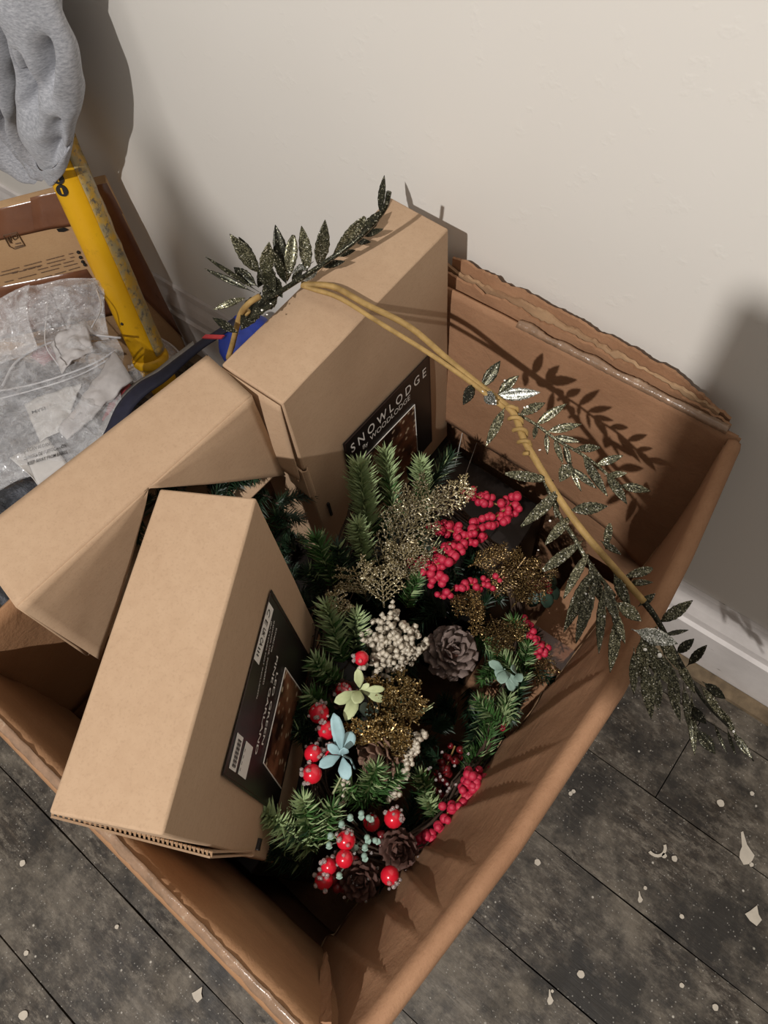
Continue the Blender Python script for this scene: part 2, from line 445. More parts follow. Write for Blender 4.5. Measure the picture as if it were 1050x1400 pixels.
MAT['blocker'] = plain('blocker_paint', srgb(206, 198, 186), .5, .05, 6)  # for the unseen shadow casters added behind the viewer

# ------------------------------------------------------------------ the room
def yb(x): return .6573 + .0133 * x            # front face of the skirting; the wall is 20 mm behind it
mb = MB()
mb.slab(lambda u, v: V((lerp(-3.2, 2.4, u), yb(lerp(-3.2, 2.4, u)) + .07, lerp(0, 2.6, v))), 4, 4, .1)
tag(mb.build('wall_back', MAT['wall']), 'off-white painted plaster wall behind the boxes', 'wall', None, 'structure')
mb = MB()
prof = [(0, 0), (0, .142), (-.004, .146), (-.004, .152), (.003, .158), (.003, .178), (.0, .184), (.006, .205), (.013, .222), (.015, .232), (.010, .237), (.012, .246), (.0195, .248), (.0195, 0)]
xs = (-3.2, -1.5, 0, 2.4)
for a, b in zip(xs, xs[1:]):
    mb.add([V((x, yb(x) + dy, z)) for x in (a, b) for dy, z in prof],
           [(i, i + 1, i + 1 + len(prof), i + len(prof)) for i in range(len(prof) - 1)])
tag(mb.build('baseboard_back', MAT['skirting']), 'chipped white moulded skirting board along the wall', 'skirting board', None, 'structure')
mb = MB(); mb.slab(lambda u, v: V((lerp(-3.2, 2.4, u), lerp(yb(lerp(-3.2, 2.4, u)) - .03, yb(lerp(-3.2, 2.4, u)) - .001, v), .006 + .002 * nz((u * 90, v, 0)))), 60, 1, .012)
tag(mb.build('trim_1', MAT['timber']), 'raw timber strip on the floor against the skirting board', 'trim', None, 'structure')
mb = MB(); mb.box((-3.2, -1.9, -.06), (2.4, .75, -.022))
floor = tag(mb.build('floor', MAT['gap']), 'dark worn floorboards with paint spots and dust', 'floor', None, 'structure')
seams = [.66, .573, .386, .2, .012, -.175, -.363, -.55, -.737, -.924, -1.111, -1.3]
for k, (hi, lw) in enumerate(zip(seams, seams[1:])):
    ends = [-3.2, -1.9 + .4 * (k % 3), .205, 2.4] if k == 1 else [-3.2, -2.3 + .5 * (k % 2), 2.4]
    for a, b in zip(ends, ends[1:]):
        mb = MB(); g = .0013
        def pf(u, v, a=a, b=b, hi=hi, lw=lw, k=k):
            x = lerp(a + .001, b - .001, u); e = .0016 * nz((x * 9, 0, k * 3.7)) * (1 if v > .5 else -1)
            return V((x, lerp(lw + g, hi - g, v) - e, -.0105 + .0016 * nz((x * 2.2, v * .7, k))))
        mb.slab(pf, 40, 2, .02)
        mb.build('plank', MAT['floor'], floor)
splats = [((1020, 1170), 15, 'drip'), ((897, 1157), 13, 'arc'), ((1030, 1252), 12, 'tri'), ((794, 1332), 5, 'dot'), ((735, 1179), 4.5, 'dot'), ((908, 1170), 3.5, 'dot'), ((922, 1174), 4, 'dot'),
          ((1027, 1182), 3, 'dot'), ((932, 1347), 3, 'dot'), ((32, 1388), 6, 'dot'), ((985, 1098), 5, 'dot'), ((780, 1085), 3, 'dot'), ((882, 1214), 2.5, 'dot'), ((755, 1355), 2, 'dot'), ((784, 1082), 3, 'dot'),
          ((36, 1303), 3.5, 'dot'), ((978, 1377), 4, 'dot'), ((270, 1360), 9, 'tri'), ((31, 1180), 4.5, 'dot'), ((160, 1267), 3, 'dot'), ((1028, 1085), 3, 'dot'), ((932, 1253), 3, 'dot'), ((875, 1230), 5, 'drip'), ((752, 1368), 6, 'drip')]
for (px, py), r, kind in splats:
    c = Z(px, py, .0022); r = r * .0013; mb = MB(); n = 14; pts = []
    if kind == 'arc':
        pts = [c + V((r * 1.1 * math.cos(a) * (1 if k == 0 else .72), r * 1.1 * math.sin(a) * (1 if k == 0 else .72), 0)) for k, rng in ((0, range(9)), (1, range(8, -1, -1))) for a in [-1.9 + i * .34 for i in rng]]
    elif kind == 'tri':
        pts = [c + V((r * math.cos(a) * w, r * math.sin(a) * w, 0)) for a, w in ((.2, .9), (.9, .6), (1.7, 1.2), (2.8, .55), (3.6, .9), (4.6, .7), (5.5, 1.0))]
    elif kind == 'drip':
        pts = [c + V((r * math.cos(a) * w, r * math.sin(a) * w, 0)) for a, w in ((0, .6), (.7, .75), (1.4, .7), (1.95, 1.0), (2.15, 2.1), (2.25, 2.0), (2.5, .8), (3.2, .6), (4, .65), (4.9, .85), (5.6, .7))]
    else:
        pts = [c + V((r * math.cos(2 * math.pi * i / n) * random.uniform(.85, 1.1), r * math.sin(2 * math.pi * i / n) * random.uniform(.85, 1.1), 0)) for i in range(n)]
    mb.poly(pts, V((0, 0, 1)), .0012)
    mb.build('paint_splash', MAT['paint'], floor)
# unseen slats and bulb shape, added to cast the viewer's shadow on the wall
mb = MB()
mb.box((.005, -.556, 1.974), (1.5, -.544, 1.984))
mb.box((.005, -.556, 1.716), (1.5, -.544, 1.724))
tr = tag(mb.build('shadow_slats', MAT['blocker']), 'unseen slatted blocker added high behind the viewer to shade the wall', 'shadow blocker', None, 'structure')
mb = MB(); mb.box((0, -.004, -.0046), (1.49, .004, .0046)); SL = mb.mesh('blocker_slat', MAT['blocker'])
for i in range(16): inst('blocker_slat', SL, tr, V((.005, -.55, 1.724 + .0156 * (i + .5))))
mb = MB(); bc = V((-.180, -1.0, 2.262)); mb.sphere(bc, .035, 14, 9, 0, (1, 1, 1.4)); mb.tube([bc + V((0, 0, .045)), bc + V((0, 0, .075))], [.014, .010], 12); mb.tube([bc + V((0, 0, .07)), bc + V((0, 0, .6))], .0025, 6)
tag(mb.build('shadow_bulb', MAT['blocker'], None, True), 'unseen bulb-shaped blocker on a cord, added behind the viewer to shade the wall', 'light bulb', None, 'structure')

# ------------------------------------------------------------------ the big open carton
RZ = .73
def xr(y): return interp(y, [(-.16, -.006), (-.11, .004), (.08, .017), (.27, .019), (.45, .003), (.62, -.020)])
big = thing('moving_box', (-.28, .23, 0), 'large worn brown cardboard box standing open, packed with smaller boxes and a wreath', 'cardboard box')
BX0, BY0, BY1 = -.585, -.162, .622
def crum(p, s=9, a=.002, seed=0): return a * nz(p, s, seed) + a * .4 * nz(p, s * 3, seed + 5)
mb = MB(); mb.slab(lambda u, v: V((xr(lerp(BY0, BY1, u)) * smooth(v) - .004 + crum((u, v, 0), 5, .003), lerp(BY0, BY1, u), lerp(.004, RZ - .01, v))), 24, 10, .005)
mb.build('side_wall', MAT['kraft_old'], big, True)
mb = MB(); mb.slab(lambda u, v: V((BX0 + crum((u, v, 3), 5, .003), lerp(BY0, BY1, u), lerp(.004, RZ, v))), 24, 10, .005)
mb.build('side_wall', MAT['kraft_old'], big, True)
mb = MB(); mb.slab(lambda u, v: V((lerp(BX0, -.012, u), BY1 + crum((u, v, 6), 5, .003), lerp(.004, RZ, v))), 24, 10, .005)
mb.build('side_wall', MAT['kraft_old'], big, True)
mb = MB(); mb.slab(lambda u, v: V((lerp(BX0, .0, u), BY0 + crum((u, v, 9), 5, .003), lerp(.004, RZ - .012, v))), 24, 10, .005)
mb.build('side_wall', MAT['kraft_old'], big, True)
mb = MB(); mb.box((BX0, BY0, .002), (0, BY1, .009)); mb.build('bottom', MAT['kraft_old'], big)
# back flap, folded down inside
def backflap(u, v):
    x = lerp(-.575, -.016, u)
    top = V((x, BY1 - .004, RZ + .008)); zl = interp(x, [(-.6, .47), (-.43, .452), (-.228, .442), (-.113, .415), (-.033, .361), (0, .34)])
    low = V((x + .0, .600, zl))
    p = lerp(top, low, v)
    return p + V((0, -.003 * math.sin(v * 2.2) + crum((x, v, 0), 8, .0022, 2) - .0018 * math.exp(-((v - .33 - .1 * nz((x * 8, 0, 0))) / .03) ** 2) * (1 if x > -.35 else 0), 0))
mb = MB(); mb.slab(backflap, 60, 24, .005); mb.build('flap', MAT['kraft_old'], big, True)
# right flap, pushed in and creased
CRE = [(.40, .30), (.31, .21), (.205, .13), (.15, .08), (.045, .03), (-.01, .0), (-.035, -.055), (-.075, -.12)]     # creases: y at rim, y at free edge
def rightflap(u, v):
    y = lerp(BY0 + .01, BY1 - .008, u); x0 = xr(y)
    prof = [(.0105, -.035), (.011, -.008), (.0085, .001), (.003, .004), (-.003, .001)]
    xl = interp(y, [(-.16, -.088), (-.084, -.085), (.011, -.068), (.25, -.046), (.45, -.034), (.62, -.026)]); zl = .45 + .012 * nz((y * 7, 1, 2)) + .006 * nz((y * 40, 4, 2))
    k = v * 30
    if k < 4:
        i = int(k); f = k - i; a = prof[i]; b = prof[min(i + 1, 4)]
        return V((x0 + lerp(a[0], b[0], f), y, RZ + lerp(a[1], b[1], f)))
    t = (k - 4) / 26
    p = lerp(V((x0 - .003, y, RZ + .001)), V((xl, y, zl)), t)
    d = 0
    for j, (ya, yb_) in enumerate(CRE):
        q = (y - lerp(ya, yb_, t ** .8)) / .03
        w = smooth(t * 3.0)
        d += w * (.0066 if j % 2 else .0052) * (math.exp(q * 1.3) if q < 0 else math.exp(-q * q * 300))
    d += .004 * nz((y * 6, t * 2, 3)) * smooth(t * 4)
    return p + V((-d, 0, 0))
mb = MB(); mb.slab(rightflap, 260, 30, .0045); mb.build('flap', MAT['kraft_old'], big, True)
mb = MB()
ep = [rightflap(i / 160, 1.0) + V((.001 * nz((i * .3, 0, 0)), 0, .003 * nz((i * .21, 5, 0)))) for i in range(161)]
mb.tube(ep, [.0030 + .0014 * nz((i * .37, 2, 1)) for i in range(161)], 6); mb.build('torn_edge', MAT['kraft_edge'], big)
# front flap
def frontflap(u, v):
    x = lerp(BX0 + .01, -.012, u); prof = [(-.010, -.045), (-.011, -.012), (-.006, .003), (.003, .007), (.010, .0)]
    k = v * 24; zl = interp(x, [(-.55, .47), (-.3, .452), (-.09, .45), (0, .46)]) + .004 * nz((x * 30, 0, 0))
    if k < 4:
        i = int(k); f = k - i; a = prof[i]; b = prof[min(i + 1, 4)]
        return V((x, BY0 + .006 + lerp(a[0], b[0], f), RZ + lerp(a[1], b[1], f)))
    t = (k - 4) / 20
    p = lerp(V((x, BY0 + .016, RZ)), V((x, -.139, zl)), t)
    return p + V((0, .006 * math.sin(t * 3) + crum((x, t, 0), 7, .003, 4), 0))
mb = MB(); mb.slab(frontflap, 60, 24, .0045); mb.build('flap', MAT['kraft_in'], big, True)
# left flap, folded in under the boxes
mb = MB(); mb.slab(lambda u, v: V((lerp(BX0 + .003, BX0 + .02, v) + crum((u, v, 0), 6, .002), lerp(BY0 + .01, .60, u), lerp(RZ + .004, .47, v))), 30, 12, .0045)
mb.build('flap', MAT['kraft_in'], big, True)
# corner remnant between the front and right flaps, taped rim edges
def corner(u, v):
    a = Z(lerp(lerp(444, 437, smooth(v * 3)), lerp(447, 453, smooth(v * 3)), u) + 2 * nz((v * 14, u, 3)), lerp(1305 + 8 * nz((u * 9, 1, 1)), 1400, v), lerp(.56, .728, v)); return a + V((.002 * nz((u * 4, v * 9, 0)), .002 * nz((u * 5, v * 9, 4)), 0))
mb = MB(); mb.slab(corner, 4, 14, .003); mb.build('torn_corner', MAT['kraft_old'], big)
mb = MB()
mb.slab(lambda u, v: V((lerp(BX0 + .015, -.02, u), BY0 - .0065 + .016 * v + .001 * nz((u * 40, v * 3, 1)), RZ + interp(v, [(0, -.022), (.35, .004), (.7, .0095), (1, .010)]) + .0012 * nz((u * 50, v * 2, 9)))), 80, 5, .0012)
mb.build('tape', MAT['clear_tape'], big, True)
mb = MB()
mb.slab(lambda u, v: V((lerp(-.33, -.03, u), BY1 - .008 + (.010 + .006 * nz((u * 9, 0, 0))) * v, RZ + interp(v, [(0, .006), (.4, .0125), (1, .011)]) + .0015 * nz((u * 60, v * 3, 2)))), 80, 4, .0012)
mb.build('tape', MAT['clear_tape'], big, True)
# torn layers of the outer flap standing up behind the back rim
for k, (dy, zt, x0, x1, mt) in enumerate(((.010, .748, -.565, -.03, 'kraft_old'), (.018, .752, -.5, -.05, 'kraft_edge'), (.0255, .764, -.46, -.035, 'kraft_old'))):
    def layer(u, v, k=k, dy=dy, zt=zt, x0=x0, x1=x1):
        x = lerp(x0, x1, u); tp = interp(x, [(-.6, 1), (-.3, .95), (-.12, .75), (-.03, .1)])
        z = RZ - .05 + v * (.05 + (zt - RZ) * tp + .009 * nz((x * 11, k * 9, 1)) + .006 * nz((x * 37, k * 5, 1)) + .004 * nz((x * 120, k * 5, 4)))
        return V((x, BY1 + dy * lerp(.5, 1, tp) + .0035 * nz((x * 22, v * 2, k * 4)) + .003 * v * v, z))
    mb = MB(); mb.slab(layer, 120, 5, .0042); mb.build('torn_layer', [MAT[mt]], big)

# ------------------------------------------------------------------ decoration boxes
def soft_box(c, n=10, amp=.0016, seed=0, name='body', mat=None, parent=None):
    """closed carton from 8 corners (0-3 bottom loop, 4-7 top loop), faces lightly uneven"""
    mb = MB()
    faces = [(0, 1, 5, 4), (1, 2, 6, 5), (2, 3, 7, 6), (3, 0, 4, 7), (4, 5, 6, 7), (3, 2, 1, 0)]
    ctr = sum(c, V((0, 0, 0))) / 8
    for f in faces:
        a, b, cc, d = [c[i] for i in f]; nrm = (b - a).cross(d - a).normalized()
        def fn(u, v, a=a, b=b, cc=cc, d=d, nrm=nrm):
            p = lerp(lerp(a, b, u), lerp(d, cc, u), v)
            e = min(u, 1 - u, v, 1 - v) * 8
            q = V((nz(p, 14, seed), nz(p, 14, seed + 9), nz(p, 14, seed + 4))) * amp * .8
            return p + q + nrm * (amp * 2.0 * smooth(e) * (.4 + nz(p, 6, seed + 2)))
        mb.grid(fn, n, n)
    o = mb.build(name, mat or MAT['kraft'], parent, False)
    w = o.modifiers.new('weld', 'WELD'); w.merge_threshold = .0004
    b = o.modifiers.new('bevel', 'BEVEL'); b.width = .0022; b.segments = 2; b.limit_method = 'ANGLE'; b.angle_limit = .8
    for p in o.data.polygons: p.use_smooth = True
    bpy_set_auto(o)
    return o
def bpy_set_auto(o):
    o.data.update()
    # keep the carton edges crisp: mark steep edges sharp
    import bmesh
    bm = bmesh.new(); bm.from_mesh(o.data); bmesh.ops.remove_doubles(bm, verts=bm.verts, dist=.0004)
    for e in bm.edges:
        if len(e.link_faces) == 2 and e.calc_face_angle() > .7: e.smooth = False
    bm.to_mesh(o.data); bm.free()

# tall box at the back
tall = thing('decoration_box', (-.478, .444, .41), 'tall upright kraft box at the back, with black label printed SNOWLODGE', 'box', 'kraft decoration boxes')
tz = .86; tb = .40
tc = [V(p) for p in ((-.521, .281, tb), (-.426, .281, tb), (-.434, .602, tb), (-.529, .607, tb), (-.521, .281, tz - .002), (-.426, .281, tz - .002), (-.434, .602, tz), (-.529, .607, tz + .001))]
soft_box(tc, 14, .0016, 1, 'body', MAT['kraft'], tall)
U = (tc[2] - tc[1]).normalized(); N = V((1, .02, 0)).normalized(); UP = V((0, 0, 1))
def tp(y, z): return V((-.426 + (y - .281) * (-.008 / .321) + .0022, y, z))
mb = MB(); mb.poly([tp(.352, .69), tp(.352, .45), tp(.551, .45), tp(.551, .675)], N, .0012)
lab = mb.build('label_panel', MAT['label'], tall); lab['label'] = 'black printed label'
mb = MB()
for a, b in (((.3545, .687), (.5485, .6725)), ((.5485, .6725), (.5485, .45)), ((.3545, .687), (.3545, .45))):
    mb.tube([tp(*a) + N * .0013, tp(*b) + N * .0013], .0004, 4)
mb.build('border', MAT['label_rim'], lab)
UL = (tp(.5485, .668) - tp(.3545, .684)).normalized()
mb = MB()
put_text(mb, 'S N O W L O D G E', tp(.3635, .6535), UL, UP, .177, .0195, N, 0, .008, .0018)
mb.build('lettering', MAT['white'], lab)['label'] = 'white lettering SNOWLODGE'
mb = MB(); put_text(mb, 'By', tp(.386, .6315), UL, UP, .0115, .0125, N, 0, .002, .0018)
put_text(mb, 'WOODLODGE', tp(.403, .6345), UL, UP, .096, .0115, N, 0, .002, .0018)
mb.build('lettering', MAT['white'], lab)['label'] = 'small white lettering By WOODLODGE'
mb = MB(); mb.poly([tp(.386, .616), tp(.386, .45), tp(.508, .45), tp(.508, .603)], N, .0016); ph = mb.build('picture', MAT['photo'], lab)
mb = MB()
for a, b in (((.386, .616), (.508, .603)), ((.508, .603), (.508, .45)), ((.386, .616), (.386, .45))): mb.tube([tp(*a) + N * .002, tp(*b) + N * .002], .0007, 4)
mb.build('picture_frame', MAT['white'], lab)
# its tucked end: bulging dust flap with a corrugated lower edge
def tuck(u, v):
    a = lerp(V((-.522, .2785, tz - .004)), V((-.428, .2785, tz - .006)), u)
    b = lerp(V((-.520, .262, .752)), V((-.4275, .272, .70)), u)
    return lerp(a, b, v) + V((0, -.007 * math.sin(v * 2.6) * math.sin(u * 2.9 + .2), 0))
mb = MB(); mb.slab(tuck, 14, 12, .002); mb.build('tuck_flap', MAT['kraft'], tall, True)
mb = MB()
mb.slab(lambda u, v: lerp(lerp(V((-.52, .2765, .765)), V((-.424, .2765, .72)), u), lerp(V((-.52, .2765, .69)), V((-.424, .2765, .655)), u), v), 8, 6, .0025)
mb.slab(lambda u, v: V((-.4245 + .0035 * math.sin(u * 3.1), lerp(.277, .286, u), lerp(.72, .655, v))), 5, 6, .0015)
mb.build('inner_tuck', MAT['kraft'], tall)
mb = MB()
for i in range(24):
    t = i / 23; mb.tube([lerp(V((-.518, .2615, .752)), V((-.43, .2705, .702)), t) + V((0, 0, d)) for d in (-.0018, .0018)], .0013, 5)
mb.build('corrugated_edge', MAT['kraft_edge'], tall)
mb = MB(); mb.box((-.4268, .30, .565), (-.4236, .3035, .600)); mb.build('slot', MAT['black_print'], tall)

# opened box lying along the left
opn = thing('decoration_box', (-.51, .12, .70), 'opened kraft box lying along the left, its cut side flaps hanging down', 'box', 'kraft decoration boxes')
oz = .86
oA, oB, oC = Z(283, 487, oz), Z(343, 542, oz), Z(24, 829, oz); oD = Z(-42, 738, oz)
down = V((0, 0, -.158))
def bend(u, v, p): return V((0, 0, math.sin(v * math.pi) * math.sin(u * math.pi) * (.0022 + .0015 * nz(p, 12, 3))))
mb = MB(); mb.slab(quad_fn(oD, oC, oB, oA, bend), 14, 30, .0035); mb.build('top_panel', MAT['kraft'], opn, True)
mb = MB(); mb.slab(quad_fn(oA, oD, oD + down, oA + down), 12, 6, .0035); mb.build('side_panel', MAT['kraft'], opn, True)
mb = MB(); mb.slab(quad_fn(oA, oB, oB + down, oA + down), 6, 6, .0035); mb.build('end_panel', MAT['kraft'], opn, True)
mb = MB(); mb.slab(quad_fn(oD, oC, oC + down, oD + down), 6, 6, .0035); mb.build('end_panel', MAT['kraft'], opn, True)
mb = MB(); mb.slab(quad_fn(oD + down, oC + down, oB + down, oA + down), 6, 12, .0035); mb.build('bottom_panel', MAT['kraft'], opn, True)
side_n = (oB - oC).cross(V((0, 0, 1))).normalized()
apx = lerp(oC, oB, .53) + V((0, 0, .0012)); oBf, oCf = oB + V((0, 0, .0012)), oC + V((0, 0, .0012))
def tri(a, b, c, bow, seed, top):
    mb = MB()
    def fn(u, v):
        p = lerp(a, lerp(b, c, v), u); 
        k = abs(v - top); return p + side_n * ((bow * math.sin(u * 2.8) + .001 * nz(p, 30, seed)) * smooth(k * 4) + .0008)
    mb.slab(fn, 14, 14, .0028)
    return mb
pB = X(388, 648, oB.x + .006); pC = X(134, 900, oC.x + .006)
tri(apx, oBf, pB, .003, 1, 0).build('side_flap', MAT['kraft'], opn, True)
tri(apx, pC, oCf, .004, 2, 1).build('side_flap', MAT['kraft'], opn, True)

# box lying upside down at the front
fr = thing('decoration_box', (-.297, .008, .50), 'kraft box leaning out over the front rim, with black label printed LED GREEN PINE GARLAND', 'box', 'kraft decoration boxes')
k = .95
def fs(p): return CP + (V(p) - CP) * k
f0, f1, f2, f3 = fs((-.427, .116, .902)), fs((-.339, .163, .908)), fs((-.197, -.097, .903)), fs((-.285, -.144, .896))
fz = .50
fl = [V((p.x, p.y, fz)) for p in (f0, f3, f2, f1)]
soft_box([fl[0], fl[1], fl[2], fl[3], f0, f3, f2, f1], 14, .0007, 3, 'body', MAT['kraft'], fr)
FU = (f2 - f1).normalized(); FN = V((-FU.y, FU.x, 0)).normalized()
if FN.x < 0: FN = -FN
FUP = V((0, 0, -1))
def fp(s, z, l=.0006):
    p = f1 + FU * s; return V((p.x, p.y, z)) + FN * (l + .0018)
def fpx(px, py, l=.0006):
    p = PL(px, py, f1 + FN * (l + .0018), FN); return p
mb = MB(); mb.poly([fpx(370, 806), fpx(303, 1060), fp(.232, .60), fp(.045, .60)], FN, .0012)
lab = mb.build('label_panel', MAT['label'], fr); lab['label'] = 'black printed label, upside down'
mb = MB()
for a, b in ((fpx(369.5, 811, .002), fpx(306, 1057, .002)), (fpx(306, 1057, .002), fp(.2285, .60, .002)), (fpx(369.5, 811, .002), fp(.048, .60, .002))): mb.tube([a, b], .0004, 4)
mb.build('border', MAT['label_rim'], lab)
def pquad(name, pts, mat, l=.0022):
    mb = MB(); mb.poly([fpx(x, y, l) for x, y in pts], FN, .0003); return mb.build(name, mat, lab)
def ptext(mb, s, start, end, hpx, mi=0, bold=.004, l=.0026):
    a = fpx(*start, l); b = fpx(*end, l); u = (b - a); w = u.length; u.normalize(); v = FN.cross(u)
    if v.z > 0: v = -v
    put_text(mb, s, a, u, v, w, hpx, FN, mi, bold, 0)
st = pquad('sticker', [(367.4, 823), (346.9, 900.6), (353.7, 909), (373.7, 833)], MAT['white']); st['label'] = 'white approval marks strip'
mb = MB(); ptext(mb, 'C E', (367.2, 831), (361.8, 852), .0105, 0, .0, .003); ptext(mb, 'UK CA', (360.6, 857), (354.5, 881), .0105, 0, .012, .003); ptext(mb, 'III', (353.5, 884), (350.8, 895), .008, 0, 0, .003)
mb.build('approval_marks', MAT['black_print'], lab)
b1 = pquad('sticker', [(324.6, 1001.7), (313, 1050), (321.7, 1056), (332.6, 1008.6)], MAT['white'])
b2 = pquad('sticker', [(336.6, 1013), (325, 1058), (335.4, 1066), (345.7, 1021.7)], MAT['white'])
mb = MB()
for i in range(20):
    t = .12 + .8 * i / 20 + .006 * (i % 3)
    a = lerp(V((327.5, 1004, 0)), V((316, 1052, 0)), t); b = lerp(V((331.8, 1008, 0)), V((320.8, 1055, 0)), t)
    q = [fpx(a.x, a.y, .0029), fpx(b.x, b.y, .0029)]; d = FU * (.0005 if i % 3 else .0010)
    mb.add([q[0], q[0] + d, q[1] + d, q[1]], [(0, 1, 2, 3)])
mb.build('barcode', MAT['black_print'], lab)
mb = MB()
for i in range(4):
    a = lerp(V((336, 1020, 0)), V((327, 1056, 0)), .1 + i * .24); q = fpx(a.x, a.y, .0029); put_rect(mb, q, FU, -UP, .003, .0012, FN)
mb.build('symbols', MAT['black_print'], lab)
mb = MB(); ptext(mb, 'LED GREEN', (378.0, 919), (357.4, 1018), .0075, 0, .012); ptext(mb, 'PINE GARLAND', (378.3, 896), (348.3, 1031), .0075, 0, .012)
mb.build('lettering', MAT['white'], lab)['label'] = 'white lettering LED GREEN PINE GARLAND'
mb = MB(); ptext(mb, 'SUITABLE FOR', (377.5, 858), (370, 891), .0046, 0, .0); ptext(mb, 'INDOOR USE. POWERED', (374, 849), (359, 936), .0046, 0, .0); ptext(mb, '(BATTERIES NOT INCLUDED)', (370.5, 849), (350, 955), .0046, 0, .0)
mb.build('lettering', MAT['white'], lab)
mb = MB(); ptext(mb, 'BATTERY LIGHT', (365, 935), (349, 1000), .003, 0, .0); mb.build('lettering', MAT['grey_print'], lab)
mb = MB(); mb.poly([fpx(390, 913, .0022), fpx(360, 1043, .0022), fp(.205, .61, .0022), fp(.092, .61, .0022)], FN, .0004); mb.build('picture', MAT['photo'], lab)
mb = MB()
for a, b in ((fpx(390, 913, .003), fpx(360, 1043, .003)), (fpx(360, 1043, .003), fp(.205, .61, .003)), (fpx(390, 913, .003), fp(.092, .61, .003))): mb.tube([a, b], .0007, 4)
mb.build('picture_frame', MAT['white'], lab)
# near end: a flap left ajar with its fluted edge showing
ea, eb = f3 + FU * .002 + V((0, 0, -.006)), V((f2.x, f2.y, .81)) + FU * .008 + FN * .002
ec, ed = V((eb.x, eb.y, .66)) - FU * .010, V((f3.x, f3.y, .70)) + FU * .002
mb = MB(); mb.slab(quad_fn(ea, eb, ec, ed), 12, 8, .0018); mb.build('end_flap', MAT['kraft'], fr)
mb = MB(); mb.slab(quad_fn(ea - FU * .0040, eb - FU * .0040, ec - FU * .0040, ed - FU * .0040), 12, 8, .0016)
mb.build('end_flap', MAT['kraft'], fr)
mb = MB()
for i in range(34):
    t = i / 33; p = lerp(ea, eb, t) - FU * .0028
    mb.tube([p + FU * .0022 - V((0, 0, .002)), p - FU * .0022 + V((0, 0, .001))], .0011, 4)
mb.build('corrugated_edge', MAT['kraft_edge'], fr)
mb = MB(); q = fp(.268, .645); mb.box8([q + FU * a + V((0, 0, b)) + FN * c for b in (-.004, .004) for a, c in ((-.006, -.002), (.006, -.002), (.006, .0015), (-.006, .0015))]); mb.build('slot', MAT['black_print'], fr)

# deeper box between the tall box and the back flap: body blacked for shade, light on label edges drawn white
dp = thing('decoration_box', (-.33, .45, .01), 'half-hidden box with black label deep behind the wreath, against the back flap', 'box', 'kraft decoration boxes')
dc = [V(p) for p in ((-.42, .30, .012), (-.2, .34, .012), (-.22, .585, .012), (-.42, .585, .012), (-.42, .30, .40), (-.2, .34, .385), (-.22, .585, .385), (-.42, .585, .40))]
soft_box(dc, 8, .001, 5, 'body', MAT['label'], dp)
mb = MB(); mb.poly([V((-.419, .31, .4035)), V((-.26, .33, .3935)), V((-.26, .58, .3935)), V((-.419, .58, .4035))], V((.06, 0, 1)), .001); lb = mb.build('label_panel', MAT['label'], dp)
mb = MB()
for a, b in (((622, 637), (633, 588)), ((636, 650), (653, 602))):
    mb.tube([PL(*a, V((-.34, .45, .3995)), V((.06, 0, 1)).normalized()), PL(*b, V((-.34, .45, .3995)), V((.06, 0, 1)).normalized())], .0006, 4)
mb.build('label_frame', MAT['white'], lb)
# cartons at the bottom that carry the others; two painted black as shade
def under(label, a, b, nm='packing_carton', seed=6, mat='kraft_old', tp='tape'):
    t = thing(nm, ((a[0] + b[0]) / 2, (a[1] + b[1]) / 2, a[2]), label, 'box')
    c = [V(p) for p in ((a[0], a[1], a[2]), (b[0], a[1], a[2]), (b[0], b[1], a[2]), (a[0], b[1], a[2]), (a[0], a[1], b[2]), (b[0], a[1], b[2]), (b[0], b[1], b[2]), (a[0], b[1], b[2]))]
    soft_box(c, 6, .001, seed, 'body', MAT[mat], t)
    mb = MB(); mb.box((a[0] + .002, (a[1] + b[1]) / 2 - .02, b[2] + .001), (b[0] - .002, (a[1] + b[1]) / 2 + .02, b[2] + .0018)); mb.build('tape', MAT[tp], t)
    return t
under('small plain carton low in the right back corner, seen past the wreath', (-.125, .24, .012), (-.032, .56, .33))
under('carton painted black for the shade below the tall and opened boxes', (-.56, .02, .012), (-.425, .60, .395), seed=8, mat='label', tp='label_rim')
under('carton painted black for the shade below the front box', (-.40, -.125, .012), (-.21, .16, .495), seed=11, mat='label', tp='label_rim')

# ------------------------------------------------------------------ wreath
zW = lambda x, y: interp(x, [(340, .66), (450, .645), (560, .60), (650, .55), (760, .50)]) + interp(y, [(600, .02), (900, 0), (1050, -.02), (1250, -.06)])
def ZW(x, y, dz=0): return Z(x, y, zW(x, y) + dz)
wr = thing('christmas_wreath', (-.27, .15, .48), 'frosted pine wreath with red berries, gold sprays and pine cones in the big box', 'wreath')
ring = [(490, 700), (455, 800), (440, 900), (425, 1000), (440, 1090), (500, 1160), (570, 1150), (630, 1080), (680, 990), (710, 880), (690, 780), (620, 700), (540, 670), (490, 700)]
mb = MB()
for s in range(16):
    pts = [ZW(x + random.uniform(-14, 14), y + random.uniform(-14, 14), -.055 + random.uniform(-.02, .02)) for x, y in ring]
    mb.tube(spline(pts, 3), .0016, 5)
for s in range(30):
    a = ZW(random.uniform(415, 450), random.uniform(830, 960), -.05); d = V((random.uniform(-.03, .03), random.uniform(-.09, .09), random.uniform(-.02, .03)))
    mb.tube([a, a + d * .5 + V((.004, 0, 0)), a + d], [.0012, .001, .0006], 4)
mb.build('twig_ring', MAT['twig'], wr)

